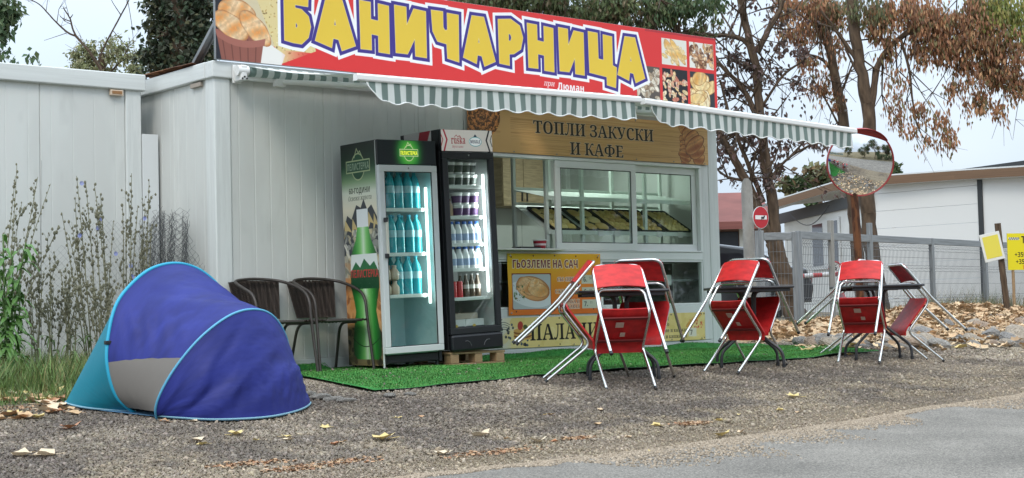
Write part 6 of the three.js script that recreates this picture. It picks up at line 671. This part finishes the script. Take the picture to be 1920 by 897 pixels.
tree('brown_leaf_tree', 'tall tree with a wide rust brown crown reaching over the white building', 27, 621, [
  [[[1652, 560], [1636, 480], [1626, 380], [1630, 280], [1628, 210], [1616, 140], [1604, 70], [1598, 0], [1592, -70]], 0.15, 0.085], [[[1632, 220], [1640, 160], [1652, 110], [1690, 70], [1740, 50], [1800, 30]], 0.07, 0.03, 10], [[[1655, 105], [1700, 60], [1760, 40], [1830, 60], [1890, 90]], 0.04, 0.02, 10], [[[1690, 75], [1705, 130], [1712, 190], [1722, 240], [1735, 262]], 0.03, 0.01, 8], [[[1760, 45], [1800, 110], [1850, 150], [1900, 165], [1925, 168]], 0.03, 0.012, 8], [[[1612, 120], [1570, 60], [1540, 20]], 0.05, 0.02, 4], [[[1622, 160], [1590, 100], [1575, 60]], 0.03, 0.015, 3]],
  [[1625, 15, 50, 26, 1100, OL], [1655, 45, 35, 30, 800], [1660, 88, 14, 18, 260], [1700, 20, 60, 25, 1300], [1745, 45, 45, 35, 1400], [1790, 25, 60, 30, 1500], [1830, 70, 60, 45, 2200], [1780, 95, 40, 35, 1200], [1880, 110, 50, 50, 1900], [1840, 140, 50, 35, 1200], [1900, 160, 30, 30, 700], [1735, 100, 20, 30, 420], [1710, 85, 16, 14, 220], [1672, 148, 14, 10, 200], [1680, 200, 10, 10, 150], [1684, 222, 7, 9, 80], [1722, 205, 9, 18, 180], [1706, 238, 8, 12, 110], [1766, 222, 14, 9, 200], [1772, 258, 16, 14, 220], [1735, 270, 7, 8, 70], [1815, 205, 7, 14, 90], [1880, 208, 14, 10, 140], [1838, 185, 30, 16, 420], [1790, 168, 14, 16, 200], [1870, 30, 60, 45, 2100, YG], [1915, 45, 30, 60, 1100, YG], [1850, 15, 40, 20, 700, OL]], { L: 0.105, W: 0.018, droop: 1.5, thin: 0.85, clump: 0.21, tall: 1.1, twig: 0.9, cols: BR, hang: 0.5, group: 'brown leaved trees by the fence' });
tree('olive_leaf_tree', 'leafy olive green tree rising behind the red roof sign', 24, 631, [
  [[[1100, 500], [1110, 300], [1120, 150], [1140, 60], [1170, 0]], 0.2, 0.1], [[[1120, 120], [1060, 60], [1000, 20], [960, -10]], 0.07, 0.03, 8], [[[1130, 90], [1190, 60], [1240, 30], [1300, 20]], 0.07, 0.03, 9], [[[1290, 150], [1282, 90], [1262, 40], [1270, 0]], 0.05, 0.03, 6], [[[1180, 60], [1230, 80], [1290, 60], [1340, 66]], 0.04, 0.02, 8]],
  [[880, -4, 40, 14, 700], [940, 2, 50, 22, 1400], [1010, 8, 60, 26, 1700], [1075, 22, 60, 26, 1700], [1140, 18, 55, 36, 1500], [1130, 52, 40, 18, 600], [1200, 25, 50, 32, 1100], [1250, 12, 50, 26, 1000, GR], [1310, 8, 50, 14, 700, GR], [1190, 66, 40, 12, 420], [1240, 62, 40, 16, 320], [1300, 52, 40, 24, 360], [1040, -14, 160, 14, 1500]], { L: 0.11, W: 0.022, droop: 0.8, clump: 0.2, twig: 0.9, per: 70, thin: 0.75, cols: [[0.1, 0.14, 0.045], [0.08, 0.12, 0.04], [0.13, 0.15, 0.055], [0.16, 0.12, 0.06]] });
tree('evergreen_tree', 'dense dark green tree rising behind the two containers', 19, 641, [
  [[[345, 500], [342, 300], [338, 120], [335, 0]], 0.2, 0.12], [[[340, 90], [310, 40], [290, 0]], 0.05, 0.02, 6], [[[340, 60], [370, 10], [385, -20]], 0.05, 0.02, 6]],
  [[300, 118, 36, 20, 1300], [345, 120, 50, 24, 1900], [300, 80, 34, 24, 1100], [350, 75, 46, 36, 2200], [385, 95, 20, 40, 900], [305, 40, 28, 26, 900], [350, 25, 44, 34, 2000], [300, 5, 26, 16, 600], [395, 20, 24, 30, 800], [275, 100, 12, 10, 160], [272, 60, 8, 10, 60], [350, -30, 60, 25, 1300]], { L: 0.075, W: 0.028, droop: 0.2, thin: 0.6, clump: 0.15, twig: 0.5, cols: [[0.03, 0.055, 0.022], [0.04, 0.07, 0.028], [0.05, 0.06, 0.03], [0.08, 0.08, 0.03]] });
tree('pale_leaf_tree', 'thin pale green tree far behind the plain container', 32, 651, [
  [[[195, 500], [194, 250], [192, 140], [190, 100]], 0.12, 0.06], [[[192, 150], [165, 110], [150, 90]], 0.03, 0.012, 6], [[[192, 150], [225, 115], [240, 90]], 0.03, 0.012, 6]],
  [[150, 110, 26, 22, 420], [180, 90, 30, 20, 420], [215, 92, 26, 22, 460], [240, 115, 22, 22, 340], [190, 125, 50, 16, 620], [150, 130, 24, 10, 240], [255, 135, 20, 10, 200]], { L: 0.1, W: 0.022, droop: 0.4, clump: 0.2, twig: 0.7, cols: [[0.26, 0.28, 0.14], [0.22, 0.24, 0.1], [0.3, 0.28, 0.15]] });
tree('bare_tree', 'leafless grey tree with thin branches above the plain container', 17, 661, [
  [[[235, 420], [205, 180], [192, 140], [168, 98], [142, 68]], 0.035, 0.014], [[[142, 68], [128, 62], [108, 45], [88, 24], [74, 9], [50, -4]], 0.012, 0.005, 4], [[[142, 68], [135, 52], [131, 35], [124, 24], [118, 14]], 0.012, 0.006, 2], [[[131, 34], [136, 27]], 0.007, 0.004], [[[131, 40], [120, 36], [112, 31]], 0.007, 0.004], [[[183, 118], [196, 85], [212, 55], [228, 25], [241, 0], [246, -14]], 0.012, 0.007, 5], [[[124, 62], [100, 70], [82, 76]], 0.004, 0.002], [[[226, 28], [214, 10], [206, -4]], 0.006, 0.003], [[[240, 6], [247, 50], [252, 110]], 0.004, 0.002]],
  [], { L: 0.08, W: 0.02, twig: 0.35, cols: OL });
tree('overhanging_tree', 'dark green leafy branch hanging into view above the plain container', 13, 671, [
  [[[-90, 400], [-80, 150], [-50, 40], [-20, -10]], 0.12, 0.05], [[[-40, 20], [-10, 20], [15, 25]], 0.015, 0.005, 4]],
  [[5, 10, 24, 20, 420], [0, 40, 16, 22, 260], [-20, 20, 30, 40, 500], [2, 70, 6, 8, 30], [0, 105, 12, 10, 26], [50, 112, 10, 8, 26], [4, 118, 14, 6, 20]], { L: 0.075, W: 0.018, droop: 0.5, clump: 0.1, twig: 0.3, cols: GR });
// far small trees over the roofs
for (const [u, v, h, w, d, l] of [[1522, 330, 26, 7, 70, 'small dark cypress above the shed roof, left of the mirror pole'], [1676, 312, 22, 6, 75, 'tiny dark cypress tip above the shed roof beside the mirror']]) tree('cypress_tree', l, d, 680 + u, [[[[u, v + 90], [u, v]], 0.1, 0.03]], [[u, v + h * 0.4, w * 0.5, h * 0.5, 260, GR], [u, v + h, w, h * 0.6, 420, GR], [u, v + h * 1.8, w, h * 0.7, 420, GR]], { L: 0.3, W: 0.08, clump: 0.25, cols: GR });
tree('round_bush_tree', 'pale green round tree behind the shed roof', 62, 699, [[[[1540, 420], [1538, 350]], 0.15, 0.06]], [[1535, 336, 22, 14, 600, OL], [1555, 330, 16, 12, 320, GR], [1500, 345, 16, 8, 240, GR], [1480, 350, 14, 7, 200, OL]], { L: 0.3, W: 0.1, clump: 0.5, cols: OL });
// trees across the road, seen in the panes and in the round mirror
{
  const big = (x, z, h, seed, label) => { const R = rng(seed), T = thing('roadside_tree', label, 'tree', [x, gy(x, z), z], 0, 'trees across the road'), C = new Leaves(); mesh('trunk', gb().tube([V(0, -0.1, 0), V(0.1, h * 0.3, 0.1), V(0, h * 0.62, 0)], [0.22, 0.17, 0.08], 10), M.bark, T); const lm = gb(); for (let i = 0; i < 9; i++) { const a = i * 2.4, q = V(Math.cos(a) * h * 0.28, h * (0.3 + 0.6 * R()), Math.sin(a) * h * 0.28); lm.tube([V(0.05, h * 0.34, 0.05), q.clone().multiplyScalar(0.6).add(V(0, h * 0.16, 0)), q], [0.07, 0.05, 0.02], 6); for (let k = 0; k < 6; k++) C.cloud(R, q.clone().add(V(R() - 0.5, R() - 0.5, R() - 0.5).multiplyScalar(h * 0.3)), [0.8, 0.7, 0.8], 170, { L: 0.22, W: 0.07, droop: 0.4, cols: i % 2 ? GR : OL }); } stuff(mesh('limbs', lm, M.bark, T)); mesh('crown', C.build(), M_leaf, T); };
  big(3, 18, 6.5, 701, 'leafy tree across the road facing the serving windows'); big(9, 17.5, 7.5, 702, 'taller leafy tree across the road, second from the bank'); big(15.5, 18.5, 6, 703, 'low leafy tree across the road past the mirror'); big(-9, 18, 7, 704, 'leafy tree across the road behind the viewer'); big(24, 17, 8, 705, 'leafy tree far along the road'); big(20, 19.5, 9, 706, 'tall broad tree across the road past the mirror'); big(28.5, 19, 9, 707, 'broad tree across the road, farthest along'); big(33, 22, 10, 708, 'tallest tree across the road at the far bend');
}

for (let i = 0; i < 7; i++) { // hedge bushes along the far verge, mirrored in the lower panes
  const x = 12 + i * 4.2, z = 15.6 + 0.8 * hash(i, 3, 5), R = rng(790 + i), T = thing('roadside_bush', 'dense green bush on the far verge across the road', 'bush', [x, gy(x, z), z], 0, 'bushes across the road'), C = new Leaves(), st = gb(); for (let k = 0; k < 5; k++) st.tube([V(0, -0.05, 0), V((R() - 0.5) * 1.6, 1.1, (R() - 0.5) * 1.2)], [0.05, 0.015], 6); stuff(mesh('stems', st, M.bark, T)); for (let k = 0; k < 26; k++) C.cloud(R, V((R() - 0.5) * 3.6, 0.4 + 1.7 * R(), (R() - 0.5) * 1.6), [0.6, 0.5, 0.6], 110, { L: 0.16, W: 0.06, droop: 0.2, cols: GR }); mesh('crown', C.build(), M_leaf, T);
}
// ---------------------------------------------------------------- weeds and wire beside the containers
{
  const Mst = mat([0.19, 0.185, 0.105], 0.9), Mbud = mat([0.17, 0.165, 0.11], 0.9), Mfl = mat([0.22, 0.26, 0.62], 0.7), Mlf = phys([0.13, 0.22, 0.06], 0.7, { transmission: 0.25, thickness: 0 });
  const bud = new THREE.IcosahedronGeometry(1, 0);
  const plant = (u0, z0, tips, seed, label, o = {}) => {
    const R = rng(seed), b0 = onZ(u0, 735, z0); b0.y = gy(b0.x, z0); const P = thing('chicory_plant', label, 'weed', [b0.x, b0.y, b0.z], 0, 'tall weeds before the containers'), st = gb(), bd = gb(), lf = gb();
    const stalk = (a, e, r, buds, lvl) => { const m = a.clone().lerp(e, 0.5).add(V((R() - 0.5) * 0.08, 0.04, (R() - 0.5) * 0.12)), c = new THREE.QuadraticBezierCurve3(a, m, e), p = c.getPoints(10); st.tube(p, p.map((_, i) => lerp(r, r * 0.4, i / 10)), 5); const L = c.getLength();
      if (buds) for (let t = lvl ? 0.15 : 0.35; t < 1.01; t += 0.055 / L * (0.7 + 0.6 * R())) { const q = c.getPoint(Math.min(t, 1)), s = 0.005 + 0.007 * R(); bd.geo(bud, new THREE.Matrix4().compose(q.clone().add(V((R() - 0.5) * 0.02, 0, (R() - 0.5) * 0.02)), new THREE.Quaternion(), V(s, s * 1.5, s))); }
      if (lvl < 2) for (let k = 0; k < (lvl ? 2 : o.side ?? 4); k++) { const t = 0.2 + 0.65 * R(), q = c.getPoint(t), dir = e.clone().sub(a).normalize().add(V((R() - 0.5) * 1.3, 0.2 * R(), (R() - 0.5) * 1.3)).normalize(); stalk(q, q.clone().addScaledVector(dir, (lvl ? 0.12 : 0.3) * (0.5 + R()) * (1.1 - t * 0.6)), r * 0.45, buds, lvl + 1); } };
    for (const [u, v, z] of tips) { const e = onZ(u, v, z0 + (z || 0.15 * (R() - 0.5))).sub(b0); stalk(V((R() - 0.5) * 0.1, 0, (R() - 0.5) * 0.1), e, o.r || 0.006, true, 0); }
    mesh('stems', st, Mst, P); stuff(mesh('buds', bd, o.bud || Mbud, P));
    for (let i = 0; i < (o.leaves ?? 30); i++) { const a = R() * 6.28, h = 0.02 + 0.5 * R() * R(), q = V(Math.cos(a) * 0.03, h, Math.sin(a) * 0.03), l = 0.1 + 0.12 * R(); lf.grid((s, t) => V(q.x + Math.cos(a) * l * t + (s - 0.5) * 0.03 * Math.sin(a) * (1 - t * 0.8), q.y + 0.1 * t - 0.16 * t * t, q.z + Math.sin(a) * l * t - (s - 0.5) * 0.03 * Math.cos(a) * (1 - t * 0.8)), 1, 4); } mesh('leaves', lf, Mlf, P);
    for (const [u, v] of o.fl || []) { const e = onZ(u, v, z0 + 0.02).sub(b0), f = gb(); for (let i = 0; i < 9; i++) { const a = i / 9 * 6.28; f.tri(V(0, 0, 0), V(Math.cos(a - 0.25) * 0.018, Math.sin(a - 0.25) * 0.018, 0.006), V(Math.cos(a + 0.25) * 0.018, Math.sin(a + 0.25) * 0.018, 0.006)); } const m = mesh('flower', f, Mfl, P); m.position.copy(e); }
  };
  plant(172, -0.35, [[143, 330], [160, 342], [140, 372], [115, 398], [128, 440]], 721, 'tall budding weed with curved stems nearest the container seam', { fl: [[152, 344], [148, 442]] });
  plant(205, -0.35, [[176, 345], [188, 365], [212, 415], [180, 420]], 722, 'tall dry weed with brown tops beside the corner post', { fl: [[186, 412], [182, 428], [216, 476]] });
  plant(238, -0.4, [[246, 325], [229, 385], [258, 385], [236, 420]], 723, 'tall narrow weed in front of the white gap board', { fl: [[270, 410], [244, 499], [247, 519]] });
  plant(262, -0.45, [[279, 337], [272, 390], [284, 420], [266, 440]], 724, 'slender weed stem nearest the crumpled wire'); plant(-12, 0.1, [[31, 308], [70, 332], [94, 345], [66, 398], [28, 330], [110, 425], [40, 380]], 725, 'long arching weed stems leaning over from the container end', { side: 4, r: 0.005 });
  plant(72, 0.0, [[70, 455], [58, 485], [92, 478], [80, 520], [50, 520]], 726, 'short twiggy weed in the grass by the green leafy weed', { side: 4}); plant(132, -0.1, [[130, 508], [142, 522], [112, 505], [155, 530], [122, 545]], 727, 'short seedy weed between the tall weeds', { side: 4 }); plant(98, -0.2, [[100, 540], [86, 560], [115, 560]], 728, 'low scrubby weed among the grass', { side: 4 }); plant(185, -0.1, [[170, 520], [190, 540], [205, 555], [160, 560]], 729, 'low bushy weed close behind the tent', { side: 4 });
  { // green leafy weed at the container end
    const R = rng(741), b0 = onZ(14, 735, 0.35); b0.y = gy(b0.x, 0.35); const P = thing('leafy_weed', 'lush green leafy weed standing in the grass', 'weed', [b0.x, b0.y, b0.z]), st = gb(), lf = gb(); for (const [u, v] of [[5, 440], [22, 470], [48, 455], [-8, 470], [34, 520], [12, 560]]) { const e = onZ(u, v, 0.35).sub(b0), c = new THREE.QuadraticBezierCurve3(V(0, 0, 0), e.clone().multiplyScalar(0.5).add(V((R() - 0.5) * 0.2, 0.05, 0)), e), p = c.getPoints(10); st.tube(p, 0.006, 5); for (let i = 0; i < 26; i++) { const t = 0.15 + 0.85 * R(), q = c.getPoint(t), a = R() * 6.28, l = 0.06 + 0.1 * R(), w = 0.035; lf.grid((s, k) => V(q.x + Math.cos(a) * l * k + (s - 0.5) * w * Math.sin(a) * Math.sin(0.4 + k * 2.6), q.y + 0.05 * k - 0.12 * k * k + 0.01 * Math.sin(s * 9 + k * 12), q.z + Math.sin(a) * l * k - (s - 0.5) * w * Math.cos(a) * Math.sin(0.4 + k * 2.6)), 2, 5); } } mesh('stems', st, mat([0.12, 0.2, 0.06], 0.8), P); mesh('leaves', lf, phys([0.1, 0.24, 0.04], 0.6, { transmission: 0.3, thickness: 0 }), P);
  }
  const bl = new THREE.BufferGeometry(); bl.setAttribute('position', new THREE.Float32BufferAttribute([-0.5, 0, 0, 0.5, 0, 0, 0.35, 0.5, 0.12, -0.5, 0, 0, 0.35, 0.5, 0.12, -0.35, 0.5, 0.12, -0.35, 0.5, 0.12, 0.35, 0.5, 0.12, 0, 1, 0.5], 3)); bl.computeVertexNormals();
  const M_bl = phys([1, 1, 1], 0.75, { transmission: 0.25, thickness: 0 });
  scatter('tall_grass', 'tangled green and straw grass in front of the plain container', bl, M_bl, 15000, (o, c, R) => { let x, z; do { x = -3.2 + 3.1 * R(); z = -1.1 + 2.7 * R(); } while (z > 1.55 + 0.25 * noise(x * 3, 1, 7) || (x > -1.0 && z > 0.4) || noise(x * 2.2, z * 2.2, 751) < 0.3); const h = (0.1 + 0.26 * Math.pow(R(), 1.6)) * (z > 1.1 ? 0.45 : 1) * (0.6 + 0.7 * noise(x * 1.7, z * 1.7, 752)); o.position.set(x, gy(x, z) - 0.01, z); o.rotation.set(0.7 * (R() - 0.5), R() * 6.28, 0.7 * (R() - 0.5)); o.scale.set(0.006 + 0.005 * R(), h, h * 0.9); const t = R(), k = 0.6 + 0.6 * R(); if (t < 0.75) c.setRGB(0.15 * k, 0.24 * k, 0.06 * k); else c.setRGB(0.3 * k, 0.27 * k, 0.1 * k); }, 750);
  scatter('fence_weeds', 'dry and green grass tufts along the foot of the mesh fence', bl, M_bl, 5000, (o, c, R) => { const x = 10.5 + 11 * R(), dense = x > 16.3 ? 1 : 0.35, z = -3.83 - 0.205 * (x - 12.13) + 0.5 * (R() - 0.5) - 0.1; const h = (0.12 + 0.4 * R() * R()) * (0.4 + 0.8 * dense); o.position.set(x, gy(x, z), z); o.rotation.set(0.7 * (R() - 0.5), R() * 6.28, 0.7 * (R() - 0.5)); o.scale.set(0.008, h, h); const k = 0.6 + 0.6 * R(); if (R() < 0.5) c.setRGB(0.16 * k, 0.2 * k, 0.06 * k); else c.setRGB(0.34 * k, 0.26 * k, 0.13 * k); }, 760);
  // wire netting
  const Mw = mat([0.3, 0.31, 0.31], 0.5, { metalness: 0.5 });
  const net = (fn, nu, nv, r, m, keep) => { const g = gb(), P = (i, j) => fn(i / nu, j / nv); for (let i = 0; i < nu; i++) for (let j = 0; j < nv; j++) { if (!keep(i / nu, j / nv)) continue; if ((i + j) % 2) g.rod(P(i + 1, j), P(i, j + 1), r, 3); else g.rod(P(i, j), P(i + 1, j + 1), r, 3); } return g; };
  const F = thing('wire_netting', 'slack diamond wire netting in front of the plain container', 'wire netting', [-0.1, 0, -0.86]); stuff(mesh('wires', net((a, b) => V(-2.3 + 2.2 * a + 0.03 * Math.sin(b * 9), 1.35 * b + 0.05 * Math.sin(a * 11), 0.05 * Math.sin(a * 7 + b * 4)), 74, 44, 0.0011, Mw, (a, b) => b < 0.85 + 0.12 * Math.sin(a * 9)), Mw, F)); mesh('stay_wire', gb().rod(V(-1.05, 0, 0.02), V(-1.03, 1.8, 0.02), 0.0015, 4), Mw, F);
  const R = rng(771), K2 = thing('crumpled_netting', 'crumpled dark roll of wire netting leaning on the kiosk side', 'wire netting', [0, 0, 0]), Mk = mat([0.1, 0.105, 0.11], 0.5, { metalness: 0.5 });
  for (let k = 0; k < 4; k++) stuff(mesh('wires', net((a, b) => { const z = lerp(-0.98, 0.02, a), y = b * 1.5; return V(-0.06 - 0.05 * k - 0.05 * Math.sin(a * (17 + 5 * k) + b * 3 + k) - 0.09 * (1 - b) * (0.6 + 0.4 * Math.sin(a * 9 + k)) + 0.02 * (hash(a * 60, b * 60, k) - 0.5), y + 0.03 * Math.sin(a * 13 + k * 2) + 0.014 * (hash(a * 60, b * 60, k + 9) - 0.5), z + 0.05 * Math.sin(b * 6 + k)); }, 46, 50, 0.0013, Mk, (a, b) => b < 0.93 - 0.42 * smooth(0.62, 1.0, a) - 0.1 * noise(a * 9, k, 772) && noise(a * 5 + k, b * 5, 773) > 0.18), Mk, K2));
}
renderer.render(scene, camera);
